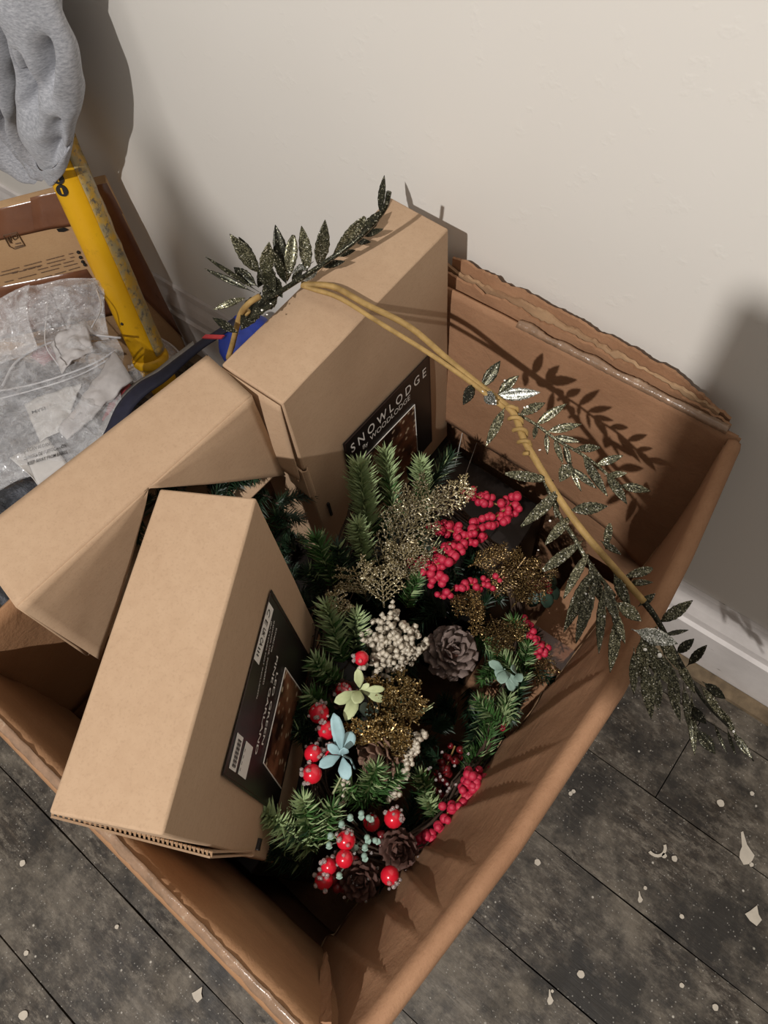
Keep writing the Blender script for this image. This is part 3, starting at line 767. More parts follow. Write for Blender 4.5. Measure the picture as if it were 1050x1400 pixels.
def needle(mb, p, d, L, r, mi):
    u, w = basis(d); q = p + d * L * .45
    a = [p + u * r, p - u * r * .5 + w * r * .87, p - u * r * .5 - w * r * .87]
    b = [q + u * r, q - u * r * .5 + w * r * .87, q - u * r * .5 - w * r * .87]
    mb.add(a + b + [p + d * L], [(0, 1, 4, 3), (1, 2, 5, 4), (2, 0, 3, 5), (3, 4, 6), (4, 5, 6), (5, 3, 6)], mi)
def sprig(base, tip, nl=.026, n=120, frost=.2, mats=('needle', 'needle_frost'), r=.00108, parent=wr, fwd=.95, name='pine_sprig', droop=.0):
    mb = MB(); ax = tip - base; L = ax.length; ax.normalize()
    mid = lerp(base, tip, .5) + V((0, 0, .006))
    pts = spline([base, mid, tip], 6); mb.tube(pts, [.0016] * len(pts), 5, 2)
    for i in range(n):
        t = (i + random.random()) / n * 1.0; p = pts[min(int(t * (len(pts) - 1)), len(pts) - 1)]
        p = lerp(base, tip, t) + V((0, 0, .006 * math.sin(math.pi * t)))
        a = i * 2.39996; u, w = basis(ax)
        f = fwd + .8 * max(0, t - .75)
        d = (ax * f + u * math.cos(a) + w * math.sin(a)).normalized() + V((random.uniform(-.15, .15), random.uniform(-.15, .15), random.uniform(-.15, .15) - droop))
        fr_ = frost * (.4 + 1.0 * t) * (1.5 if d.z > 0 else .3)
        needle(mb, p, d.normalized(), nl * random.uniform(.75, 1.1) * (1 - .35 * max(0, t - .7) / .3), r * (1.5 if random.random() < fr_ else 1), 1 if random.random() < fr_ else 0)
    return mb.build(name, [MAT[mats[0]], MAT[mats[1]], MAT['twig']], parent)
SP = [  # base px, tip px, dz base, dz tip, needle length, count, frost
    ((505, 735), (491, 636), -.03, .06, .030, 230, .75), ((540, 720), (527, 618), -.05, .03, .026, 150, .5), ((580, 700), (575, 632), -.05, .03, .024, 130, .65),
    ((575, 690), (617, 622), -.06, -.01, .026, 120, .05), ((500, 775), (488, 716), -.03, .045, .024, 130, .6), ((535, 770), (522, 712), -.06, -.01, .024, 90, .05),
    ((455, 800), (432, 735), -.03, .03, .026, 120, .12), ((470, 810), (462, 748), -.04, .02, .026, 110, .08), ((445, 812), (422, 782), -.05, -.01, .024, 70, .05),
    ((470, 905), (446, 828), -.03, .03, .026, 150, .4), ((485, 905), (486, 842), -.04, .02, .025, 130, .35), ((465, 940), (432, 905), -.04, .0, .024, 120, .25), ((455, 975), (425, 950), -.05, -.01, .024, 90, .15),
    ((440, 1000), (398, 968), -.05, -.02, .024, 100, .05), ((430, 1010), (408, 1000), -.06, -.02, .024, 70, .03),
    ((500, 1095), (515, 1050), -.04, .04, .024, 150, .25), ((505, 1095), (545, 1058), -.04, .02, .024, 120, .15), ((500, 1100), (468, 1075), -.05, .0, .022, 80, .25),
    ((430, 1165), (362, 1110), -.05, .03, .026, 150, .45), ((430, 1160), (415, 1095), -.05, .02, .026, 140, .3), ((425, 1185), (372, 1165), -.08, -.03, .026, 110, .02), ((440, 1150), (455, 1105), -.05, .0, .024, 80, .2),
    ((590, 1110), (575, 1060), -.08, -.04, .02, 100, .25), ((605, 1130), (585, 1095), -.08, -.05, .02, 90, .4), ((575, 770), (580, 730), -.05, -.02, .02, 70, .1), ((555, 830), (572, 790), -.04, .01, .018, 90, .15),
    ((690, 900), (660, 930), -.08, -.06, .02, 90, .1), ((700, 960), (672, 1000), -.08, -.06, .022, 90, .1), ((660, 980), (640, 1030), -.08, -.07, .02, 80, .05), ((690, 930), (700, 985), -.06, -.03, .02, 90, .3),
    ((715, 880), (700, 850), -.06, -.01, .022, 90, .2), ((712, 920), (722, 885), -.06, -.02, .022, 90, .15), ((700, 965), (716, 925), -.06, -.03, .022, 90, .15), ((682, 1005), (694, 955), -.06, -.03, .024, 90, .3), ((660, 1040), (672, 985), -.06, -.04, .022, 90, .1), ((690, 1000), (655, 960), -.05, -.03, .024, 90, .2), ((715, 940), (680, 890), -.05, -.03, .024, 90, .3), ((640, 1070), (650, 1030), -.07, -.05, .022, 80, .1),
    ((650, 870), (690, 900), -.08, -.05, .02, 90, .1), ((530, 1210), (470, 1215), -.09, -.07, .02, 60, .05)]
for b, t, z0, z1, nl, n, frst in SP:
    dk = frst < .06
    sprig(ZW(*b, z0), ZW(*t, z1), nl * 1.15, int(n * 1.15), frst * 1.25, ('needle_dark' if dk or random.random() < .25 else 'needle', 'needle_frost'))

def spray(base, tip, width, mat, n=9, sub=7, bead=.0016, name='gold_spray', parent=wr, dz=.012, mi_stem=None, jag=.3):
    """flat fern-like spray: stem, side twigs, small beads"""
    mb = MB(); ax = tip - base; L = ax.length; ax.normalize()
    view = (CP - base).normalized(); sd = ax.cross(view).normalized(); up = sd.cross(ax).normalized()
    if up.dot(view) < 0: up = -up
    cp = [base + ax * L * t + up * dz * math.sin(t * 2.6) for t in (0, .33, .66, 1)]
    mb.tube(spline(cp, 4), .0012, 5)
    for i in range(n * 2):
        t = .15 + .85 * (i // 2) / n; s = 1 if i % 2 else -1
        p = base + ax * L * t + up * dz * math.sin(t * 2.6)
        l = width * (1 - .65 * t) * random.uniform(.7, 1.1) + .006
        d = (sd * s * .8 + ax * .75 + up * random.uniform(-.2, .35)).normalized()
        mb.tube([p, p + d * l], [.0008, .0005], 4)
        for k in range(sub):
            q = p + d * l * (.15 + .85 * k / sub)
            for s2 in (-1, 1):
                e = (d * .6 + (ax * .8 + up * .3) * s2 * .7 + sd * s2 * s * -.3 + V((random.uniform(-jag, jag), random.uniform(-jag, jag), random.uniform(-jag, jag)))).normalized()
                ln = bead * random.uniform(2.0, 4.0)
                needle(mb, q, e, ln, bead * .45, 0); mb.octa(q + e * ln, bead * random.uniform(.7, 1.1))
    o = mb.build(name, MAT[mat], parent); return o
for b, t, w, mt, n, sb, bd, za, zb in (
    ((510, 810), (592, 672), .075, 'gold', 11, 6, .0018, -.01, .05), ((500, 815), (480, 770), .05, 'gold', 8, 7, .0015, -.01, .04), ((560, 800), (548, 740), .05, 'gold', 8, 7, .0015, -.01, .035),
    ((585, 700), (640, 663), .028, 'gold', 6, 5, .0015, .03, .06), ((470, 850), (456, 802), .018, 'gold', 6, 5, .0016, .0, .04), ((540, 760), (570, 680), .06, 'gold', 8, 5, .0017, .0, .045), ((525, 830), (520, 770), .05, 'gold', 6, 5, .0017, -.01, .03)):
    spray(ZW(*b, za), ZW(*t, zb), w, mt, n, sb, bd)
for b, t, w, mt, n, sb, bd, za, zb in (
    ((640, 775), (692, 752), .02, 'gold_dull', 10, 4, .0012, -.01, .02), ((640, 800), (655, 850), .014, 'gold_dull', 8, 3, .0014, -.02, -.0), ((650, 815), (652, 872), .014, 'gold_dull', 8, 3, .0014, -.02, -.0), ((625, 810), (632, 845), .012, 'gold_dull', 7, 3, .0013, -.02, .0),
    ((690, 800), (720, 760), .045, 'gold_dull', 8, 6, .0013, -.03, .02), ((700, 830), (745, 775), .045, 'gold_dull', 8, 6, .0013, -.03, .02), ((690, 840), (705, 880), .03, 'gold_dull', 8, 6, .0013, -.03, -.01), ((670, 840), (690, 890), .03, 'gold_dull', 8, 6, .0013, -.03, -.01), ((700, 780), (735, 815), .04, 'gold_dull', 8, 6, .0013, -.03, .01), ((650, 800), (700, 790), .03, 'gold_dull', 8, 6, .0013, -.03, .0),
    ((725, 860), (758, 922), .012, 'gold_dull', 8, 3, .001, -.04, -.03), ((720, 880), (742, 935), .012, 'gold_dull', 8, 3, .001, -.05, -.04)):
    spray(ZW(*b, za), ZW(*t, zb), w, mt, n, sb, bd, 'bronze_spray')
for b, t, w, za, zb in (((500, 1010), (562, 925), .04, -.0, .05), ((495, 1020), (500, 980), .035, .0, .045), ((520, 1020), (545, 985), .04, .0, .04), ((530, 985), (570, 948), .03, .01, .04), ((510, 1030), (548, 1005), .03, .0, .03), ((515, 960), (530, 930), .03, .0, .04)):
    spray(ZW(*b, za), ZW(*t, zb), w, 'gold_rich', 8, 6, .0019, 'rich_gold_spray', jag=.6)

# berries
mb = MB(); mb.sphere(V((0, 0, 0)), 1.0, 14, 8); BERRY = mb.mesh('berry', MAT['berry'], True)
mb = MB(); mb.sphere(V((0, 0, 0)), 1.0, 10, 6); FBERRY = mb.mesh('frosted_berry', MAT['berry_frost'], True)
mb = MB(); mb.sphere(V((0, 0, 0)), 1.0, 10, 6); DBERRY = mb.mesh('dark_berry', MAT['berry_dark'], True)
def crystals(c, n, R, r=.0022, mat='crystal', parent=None, up=V((0, 0, 1))):
    mb = MB()
    for _ in range(n):
        d = V((random.gauss(0, 1), random.gauss(0, 1), random.gauss(0, 1))).normalized() + up * .9
        mb.sphere(c + d.normalized() * R * random.uniform(.95, 1.25), r * random.uniform(.7, 1.2), 7, 5)
    o = mb.build('crystal_beads', MAT[mat], parent, True); o['kind'] = 'stuff'; return o
BIG = [(494, 900, 10.5, .03, 6, (-.5, .3)), (428, 1030, 12, .03, 8, (.6, .4)), (427, 1058, 13, .035, 12, (-.8, -.1)), (436, 975, 14, .02, 20, (0, .2)), (447, 998, 13, .015, 14, (0, .2)), (470, 945, 12, -.01, 9, (0, .3)), (453, 1028, 10, .02, 16, (0, .5)),
       (538, 1119, 12.5, .035, 12, (.2, .8)), (473, 1149, 12.5, .04, 12, (-.1, .9)), (471, 1174, 11.5, .045, 2, (-1, .3)), (450, 1184, 10.5, .02, 9, (-.5, .6)), (443, 1203, 12, .0, 10, (-.8, .2)), (533, 1197, 12, .03, 8, (.2, -.9)), (508, 1125, 11, -.02, 3, (0, 1))]
camx, camy = M @ V((1, 0, 0)), M @ V((0, 1, 0))
for x, y, rp, dz, nc, (ux, uy) in BIG:
    c = ZW(x, y, dz); r = rp / F * (CP - c).length * .98
    b = inst('berry', BERRY, wr, c, None, r)
    up = (camx * ux + camy * uy + (CP - c).normalized() * .5).normalized()
    crystals(c, nc, r, .0026, 'crystal', wr, up)
    mb = MB(); e = ZW(lerp(x, 540, .12), lerp(y, 1000, .12), dz - .05); mb.tube([c, lerp(c, e, .5) + V((0, 0, -.01)), e], .0009, 4); mb.build('berry_stem', MAT['twig'], wr)
def berry_spray(path, zs, n, spread, r, me, name='berry_spray', rj=.25):
    pts = [ZW(x, y, z) for (x, y), z in zip(path, zs)]; sp = spline(pts, 8)
    mb = MB(); mb.tube(sp, .0011, 5); st = mb.build(name, MAT['stem'], wr)
    n = int(n * 1.3)
    for i in range(n):
        p = sp[int(i / n * (len(sp) - 1))]; d = V((random.gauss(0, 1), random.gauss(0, 1), random.gauss(0, .8))).normalized() * spread * random.uniform(.4, 1)
        inst('berry', me, st, p + d, None, r * random.uniform(1 - rj, 1 + rj * .4))
    return st
berry_spray([(572, 778), (600, 770), (640, 735), (680, 705), (712, 678)], [.0, .02, .035, .045, .05], 72, .016, .0062, FBERRY)
berry_spray([(600, 800), (600, 770), (625, 745), (655, 715)], [.0, .01, .02, .03], 34, .016, .0062, FBERRY)
berry_spray([(592, 720), (615, 725), (635, 735)], [.0, .01, .01], 16, .013, .0060, FBERRY)
berry_spray([(602, 818), (630, 800), (660, 800), (690, 795)], [-.02, -.01, -.01, 0], 22, .011, .0056, FBERRY)
berry_spray([(640, 675), (655, 680), (680, 690)], [-.01, .0, .0], 16, .013, .0058, FBERRY)
berry_spray([(718, 850), (728, 870), (738, 890), (748, 880)], [-.03, -.02, -.02, -.02], 26, .010, .0052, FBERRY)
berry_spray([(570, 1168), (590, 1140), (625, 1095), (650, 1065), (695, 1045)], [-.06, -.04, -.02, -.03, -.05], 44, .012, .0062, FBERRY)
berry_spray([(640, 1085), (650, 1072), (640, 1060)], [-.02, -.01, -.01], 16, .012, .0064, FBERRY)
berry_spray([(720, 790), (740, 800), (745, 815)], [-.06, -.05, -.05], 12, .014, .0058, DBERRY)
berry_spray([(600, 1085), (610, 1050), (622, 1020)], [-.10, -.09, -.09], 22, .016, .0060, DBERRY)
berry_spray([(690, 980), (684, 992)], [-.05, -.04], 4, .006, .0055, FBERRY)
berry_spray([(520, 1150), (545, 1155), (560, 1170)], [-.06, -.05, -.05], 18, .014, .0070, DBERRY)
berry_spray([(450, 1205), (475, 1200), (490, 1190)], [-.05, -.04, -.04], 18, .014, .0070, DBERRY)
for x, y, n, sp in ((560, 1165, 26, .016), (490, 1195, 26, .018), (600, 1060, 14, .02)):
    mb = MB(); c = ZW(x, y, -.03)
    for _ in range(n): mb.sphere(c + V((random.gauss(0, sp * .7), random.gauss(0, sp * .7), random.gauss(0, .006))), .0022, 6, 4)
    o = mb.build('crystal_beads', MAT['crystal'], wr, True); o['kind'] = 'stuff'
# ice clusters
def ice(path, zs, spread, n, r, name='ice_spray', squash=1.0):
    pts = spline([ZW(x, y, z) for (x, y), z in zip(path, zs)], 8); mb = MB(); mb.tube(pts, .0012, 5)
    for i in range(n):
        p = pts[int(random.random() * (len(pts) - 1))]; d = V((random.gauss(0, 1), random.gauss(0, 1), random.gauss(0, 1)))
        d = d.normalized() * spread * random.uniform(.3, 1)
        c = p + d; a = V((random.gauss(0, 1), random.gauss(0, 1), random.gauss(0, 1))).normalized() * r * .7
        mb.tube([c - a, c + a], [r * .85, r], 6)
    o = mb.build(name, MAT['ice'], wr, True); return o
ice([(520, 905), (540, 880), (548, 865)], [.01, .03, .035], .030, 230, .0036)
ice([(505, 880), (530, 850)], [.01, .025], .018, 50, .0034)
ice([(545, 915), (575, 888), (582, 876)], [.01, .02, .03], .008, 26, .0034)
ice([(540, 840), (537, 828)], [.02, .03], .008, 14, .003)
ice([(535, 1090), (555, 1050), (570, 1015), (578, 1000)], [.0, .02, .03, .03], .008, 60, .0034)
ice([(548, 1030), (560, 1005)], [.01, .02], .006, 14, .003)
ice([(468, 1100), (470, 1070), (466, 1058)], [-.02, 0, .0], .006, 22, .0028)
ice([(655, 1035), (660, 1015)], [-.08, -.07], .008, 14, .0028)
# leaf picks
def leaf_mesh(mb, base, tip, w, up, fold=.25, curl=.0, mi=0, n=9, prof=None, th=.0006):
    ax = tip - base; L = ax.length
    if L < 1e-5: return
    ax.normalize(); sd = ax.cross(up).normalized(); nn = sd.cross(ax).normalized()
    if nn.dot(up) < 0: nn = -nn
    prof = prof or (lambda t: math.sin(math.pi * min(1, t ** .8)) ** .75)
    def fn(u, v):
        t = v; hw = w * .5 * max(.04, prof(t)); x = (u - .5) * 2
        jg = 1 + .06 * math.sin(t * 41 + x * 3)
        return base + ax * L * t + sd * x * hw * jg + nn * (abs(x) * hw * fold * 1.3 + curl * L * math.sin(t * math.pi) - curl * L * .0)
    mb.slab(fn, 4, n, th, mi)
def pick(center, leaves, mat, dz, name):
    c = ZW(*center, dz); 
    mb = MB(); mb.tube([c, c + V((.004, .004, -.03)), c + V((.01, .0, -.06))], .0012, 5); st = mb.build(name, MAT[mat], wr)
    for (x, y), w, dzz in leaves:
        t = ZW(x, y, dz + dzz); mb = MB(); up = ((CP - c).normalized() + V((random.uniform(-.3, .3), random.uniform(-.3, .3), .3))).normalized()
        leaf_mesh(mb, lerp(c, t, .08), t, w / F * (CP - c).length, up, .15, .1, 0, 9, lambda t: (math.sin(math.pi * t ** 1.6) ** .6) if t < .99 else .1)
        mb.build('leaf', MAT[mat], st, True)
pick((492, 943), [((489, 914), 13, .02), ((526, 942), 10, .01), ((457, 960), 16, .0), ((485, 962), 18, .015), ((526, 957), 12, -.005), ((472, 985), 17, .005), ((505, 935), 8, .01)], 'pale_leaf', .04, 'pale_leaf_pick')
pick((468, 1032), [((436, 1048), 15, .005), ((476, 1066), 18, .01), ((470, 1022), 14, .02), ((448, 1018), 12, .005), ((481, 1000), 18, .005), ((458, 1000), 13, 0), ((456, 975), 17, .02)], 'blue_leaf', .035, 'blue_leaf_pick')
pick((503, 985), [((498, 960), 16, .0), ((515, 965), 14, .0), ((488, 1000), 12, .0)], 'mint', .005, 'mint_leaf_pick')
pick((690, 915), [((701, 945), 14, .0), ((678, 925), 16, .0), ((668, 905), 12, .005), ((685, 935), 16, .01), ((708, 938), 9, .005)], 'mint', -.02, 'mint_leaf_pick')
pick((705, 920), [((698, 914), 13, .03), ((713, 932), 13, .02)], 'mint', -.02, 'mint_leaf_pick')
pick((590, 740), [((583, 752), 22, .005), ((600, 755), 18, 0), ((575, 735), 16, 0)], 'dark_leaf', .0, 'dark_leaf_pick')
pick((735, 800), [((760, 790), 20, -.01), ((765, 815), 18, -.02), ((752, 830), 18, -.02), ((725, 830), 16, -.02)], 'dark_leaf', -.06, 'dark_leaf_pick')
mb = MB()
for x, y, dx, dy in ((494, 1112, 0, 8), (479, 1117, 0, 5), (504, 1118, 6, 4), (467, 1126, 0, 5), (502, 1145, 2, 8), (513, 1149, 6, 3), (486, 1159, -5, 3), (499, 1158, 0, 5), (498, 1170, 2, 7), (452, 1142, 0, 5), (464, 1196, 0, 5), (450, 1155, 0, 5)):
    c = ZW(x, y, .035); mb.sphere(c, .0036, 8, 6, 0, (1, 1, 1.1)); mb.tube([c, ZW(lerp(x, 500, .5), lerp(y, 1140, .5), -.01)], .0007, 4)
    leaf_mesh(mb, c, c + (camx * dx - camy * dy) * .001, .007, (CP - c).normalized(), .2, .1)
mb.build('mint_bud_spray', MAT['mint'], wr, True)
for (bx, by), (tx, ty), n in (((455, 1085), (470, 1052), 3), ((560, 985), (590, 960), 3), ((575, 775), (610, 738), 4), ((590, 790), (612, 745), 4)):
    mb = MB()
    for i in range(n): mb.tube([ZW(bx, by, -.01), ZW(tx + random.uniform(-8, 8), ty + random.uniform(-8, 8), .03)], [.0013, .0006], 4)
    mb.build('green_stem', MAT['pale_leaf'], wr)
# pine cones
mb = MB()
mb.slab(lambda u, v: V((v, (u - .5) * .95 * math.sin(math.pi * min(1, .25 + v * .62)) ** .8, .18 * v * v + .10 * (1 - (2 * u - 1) ** 2) * v)), 4, 4, .10)
def cone_thing(cx, cy, dz, rpx, axis, mat, n=46):
    c = ZW(cx, cy, dz); R = rpx / F * (CP - c).length; ax = axis.normalized()
    sm = mb_scale[mat]
    core = MB(); core.sphere(c, R * .62, 10, 7); co = core.build('pine_cone', MAT['cone_dark'], wr, True)
    u, w = basis(ax)
    for i in range(n):
        h = 1 - 2 * (i + .5) / n * .93; a = i * 2.39996; rr = math.sqrt(max(0, 1 - h * h))
        d = (u * math.cos(a) + w * math.sin(a)) * rr + ax * h
        p = c + d * R * .42
        xd = (d + ax * .35).normalized(); zd = (ax - xd * ax.dot(xd)); zd = zd.normalized() if zd.length > 1e-4 else u
        yd = zd.cross(xd)
        m3 = Matrix((xd, yd, zd)).transposed()
        s = R * (.42 + .34 * rr)
        o = bpy.data.objects.new('scale', sm); link(o, co, p); o.rotation_euler = m3.to_euler(); o.scale = (s * 1.15, s, s)
mb_scale = {k: mb.mesh('cone_scale', MAT[k], True) for k in ('cone_grey', 'cone_brown', 'cone_dark')}
cone_thing(615, 893, -.06, 30, V((.25, .15, 1)), 'cone_grey')
cone_thing(522, 1030, .005, 27, V((-.3, -.8, .4)), 'cone_brown')
cone_thing(545, 1160, -.03, 20, V((.2, -.2, 1)), 'cone_dark', 36)
cone_thing(492, 1202, -.03, 20, V((.2, -.2, 1)), 'cone_dark', 36)
cone_thing(470, 950, -.03, 17, V((.2, -.2, 1)), 'cone_dark', 30)
# dark sprigs added under the wreath so the ring's hole reads black
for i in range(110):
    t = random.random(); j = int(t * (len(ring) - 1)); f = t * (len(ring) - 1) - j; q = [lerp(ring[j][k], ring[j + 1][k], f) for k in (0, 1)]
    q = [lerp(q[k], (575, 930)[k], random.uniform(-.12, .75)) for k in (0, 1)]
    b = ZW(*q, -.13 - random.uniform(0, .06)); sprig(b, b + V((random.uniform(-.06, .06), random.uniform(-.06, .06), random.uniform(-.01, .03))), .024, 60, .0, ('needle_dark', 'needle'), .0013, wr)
# green garland still inside the opened box
gl = thing('pine_garland', (-.49, .12, .705), 'dark green pine garland inside the opened box at left', 'garland')
mb = MB(); gp = [lerp(lerp(oC, oD, .45), lerp(oB, oA, .45), t) + V((.01 * math.sin(t * 9), 0, -.10)) for t in [i / 8 * .7 + .2 for i in range(9)]]
mb.tube(spline(gp, 3), .004, 5); mb.build('wire', MAT['twig'], gl)
for i in range(16):
    b = gp[i % 9]; t = b + V((random.uniform(-.01, .012), random.uniform(-.05, .05), random.uniform(-.035, .04))); t.z = min(t.z, oz - .05); t.y = max(t.y, oC.y + .06)
    sprig(b, t, .018, 60, .02, ('needle_dark', 'needle'), .0008, gl)
for i in range(26):
    b = lerp(lerp(oC, oD, random.uniform(.1, .6)), lerp(oB, oA, random.uniform(.1, .6)), random.uniform(.45, .95)) + V((0, 0, -.148)); sprig(b, b + V((random.uniform(-.02, .03), random.uniform(-.04, .04), .012)), .02, 60, .0, ('needle_dark', 'needle'), .0011, gl)  # extra dark sprigs added to cover the lit bottom panel
for i in range(30):
    b = Z(random.uniform(372, 440), random.uniform(640, 830), random.uniform(.42, .50)); sprig(b, b + V((random.uniform(-.04, .04), random.uniform(-.05, .05), random.uniform(-.01, .02))), .024, 60, .0, ('needle_dark', 'needle'), .0012, wr)  # dark sprigs added to black out the lit carton below
for i in range(8):
    b = Z(lerp(360, 400, i / 7), lerp(665, 720, i / 7), .66); t = b + V((random.uniform(-.03, .03), random.uniform(-.05, .05), random.uniform(-.03, .03)))
    sprig(b, t, .022, 60, .02, ('needle_dark', 'needle'), .0008, gl)

# ------------------------------------------------------------------ glittered leaf garland over the boxes
gg = thing('glitter_leaf_garland', (-.2, .35, .73), 'long glittered olive leaf garland on a paper-wrapped stem, draped across the boxes', 'garland')
def zg(x, y=0): return interp(x, [(280, .885), (360, .885), (430, .874), (520, .873), (575, .872), (640, .865), (710, .855), (800, .83), (860, .80), (900, .775), (940, .73), (1000, .64), (1030, .6)])
def G(x, y, dz=0): return Z(x, y, zg(x) + dz)
def stem(name, path, r, mat='stem', dz=0, n=5, prs=6):
    pts = spline([G(x, y, (d[0] if d else 0) + dz) for x, y, *d in path], n); mb = MB(); mb.tube(pts, r, prs); return mb.build(name, MAT[mat], gg, True)
stem('stem', [(412, 389), (455, 392), (500, 416), (560, 447), (613, 492), (650, 522), (690, 553), (705, 570), (716, 600), (732, 628), (765, 682), (800, 730), (850, 788), (880, 822)], .0039)
stem('stem', [(412, 390, -.001), (430, 396), (465, 408), (520, 442), (585, 482), (640, 520), (690, 558)], .0030)
stem('stem', [(880, 822), (900, 850), (930, 905), (964, 960), (1002, 1000), (1030, 1040)], [.0038 - .0028 * i / 25 for i in range(26)], 'leaf_dark')
stem('stem', [(355, 405, .03), (340, 415, .03), (328, 432, .0), (318, 470, -.06), (312, 490, -.09)], .0034)
stem('stem', [(340, 425, .01), (325, 445, -.02), (318, 475, -.08)], .0028)
stem('stem', [(350, 420, .0), (400, 388, .01), (440, 362, .02), (490, 326, .04), (524, 288, .07), (532, 262, .09)], .0030, 'leaf_dark')
stem('stem', [(708, 566), (735, 582), (762, 602), (800, 624), (832, 650), (848, 665)], .0018, 'leaf')
stem('stem', [(738, 640, -.004), (752, 675, -.004), (765, 705, -.006), (785, 735, -.004), (803, 766, -.006), (840, 815, -.01)], .0024, 'leaf')
# twisted wire binding
co = MB(); a0, a1 = G(697, 555, .0), G(724, 622, .0); axx = (a1 - a0); Lx = axx.length; axx.normalize(); uu, ww = basis(axx)
pts = []
for i in range(90):
    t = i / 89; a = t * 2 * math.pi * 4.2; q = lerp(a0, a1, t); rr = .0058 if .1 < t < .8 else .0045
    pts.append(q + (uu * math.cos(a) + ww * math.sin(a)) * rr)
co.tube(pts, .0023, 6); co.build('wire_twist', MAT['stem'], gg, True)
def G7(x, y): return 270 + x * .2762, 230 + y * .2762
def GA(x, y): return 620 + x * .2667, 480 + y * .2667
def GB(x, y): return 690 + x * .343, 640 + y * .343
LV = []
for t, b, w, m in (((35, 435), (270, 590), 22, 'd'), ((35, 497), (250, 600), 28, 'd'), ((160, 325), (300, 510), 66, 'n'), ((205, 340), (275, 480), 50, 'd'), ((80, 700), (215, 650), 32, 'c'), ((180, 490), (285, 575), 62, 'd'), ((355, 365), (335, 520), 66, 'n'),
                   ((385, 280), (435, 510), 66, 'd'), ((475, 330), (448, 530), 60, 'r'), ((515, 285), (540, 500), 62, 'n'), ((632, 255), (598, 475), 68, 'n'), ((370, 400), (430, 550), 42, 'd'), ((830, 240), (690, 410), 56, 'r'), ((925, 35), (905, 215), 34, 'd'), ((918, 205), (805, 345), 54, 'd'),
                   ((920, 300), (830, 335), 30, 'd'), ((858, 365), (790, 365), 28, 'd'), ((782, 405), (690, 432), 28, 'd'), ((730, 460), (615, 485), 34, 'd'), ((75, 740), (190, 810), 42, 'd'), ((215, 800), (300, 640), 90, 'd'), ((385, 610), (320, 490), 80, 'd'), ((250, 760), (390, 620), 70, 'd'), ((300, 590), (350, 470), 60, 'd'), ((330, 660), (380, 560), 70, 'd'), ((420, 640), (370, 540), 56, 'd'), ((300, 700), (390, 640), 60, 'd'), ((440, 570), (400, 470), 40, 'd'), ((520, 500), (470, 560), 36, 'd'), ((470, 520), (560, 470), 40, 's'), ((500, 560), (590, 510), 40, 's')):
    LV.append((G7(*b), G7(*t), w * .2762, m, 0))
for t, b, w, m in (((240, 50), (150, 180), 58, 'n'), ((50, 275), (100, 175), 56, 'd'), ((335, 125), (235, 215), 52, 'n'), ((445, 212), (230, 228), 62, 's'), ((165, 490), (255, 305), 48, 'n'), ((470, 265), (345, 325), 52, 'n'), ((580, 270), (430, 375), 46, 'n'), ((655, 375), (490, 410), 44, 'n'), ((650, 465), (520, 440), 36, 'n'), ((755, 495), (630, 500), 40, 'n'),
                   ((870, 535), (740, 580), 42, 'n'), ((890, 625), (790, 640), 34, 'n'), ((1010, 718), (860, 690), 46, 'n'), ((890, 785), (790, 640), 48, 'n'), ((790, 745), (670, 550), 46, 'n'), ((735, 705), (600, 600), 36, 'n'), ((655, 720), (600, 600), 26, 'n'), ((545, 670), (600, 585), 68, 'n'), ((560, 575), (520, 460), 32, 'n'), ((600, 600), (570, 480), 34, 'n'), ((482, 530), (475, 425), 26, 'n'), ((412, 450), (425, 385), 26, 'n'),
                   ((265, 628), (480, 660), 52, 'r'), ((345, 900), (510, 740), 60, 'c'), ((790, 795), (610, 815), 62, 'n'), ((220, 275), (165, 215), 60, 's'), ((630, 640), (560, 585), 40, 'n')):
    LV.append((GA(*b), GA(*t), w * .2667, m, 0))
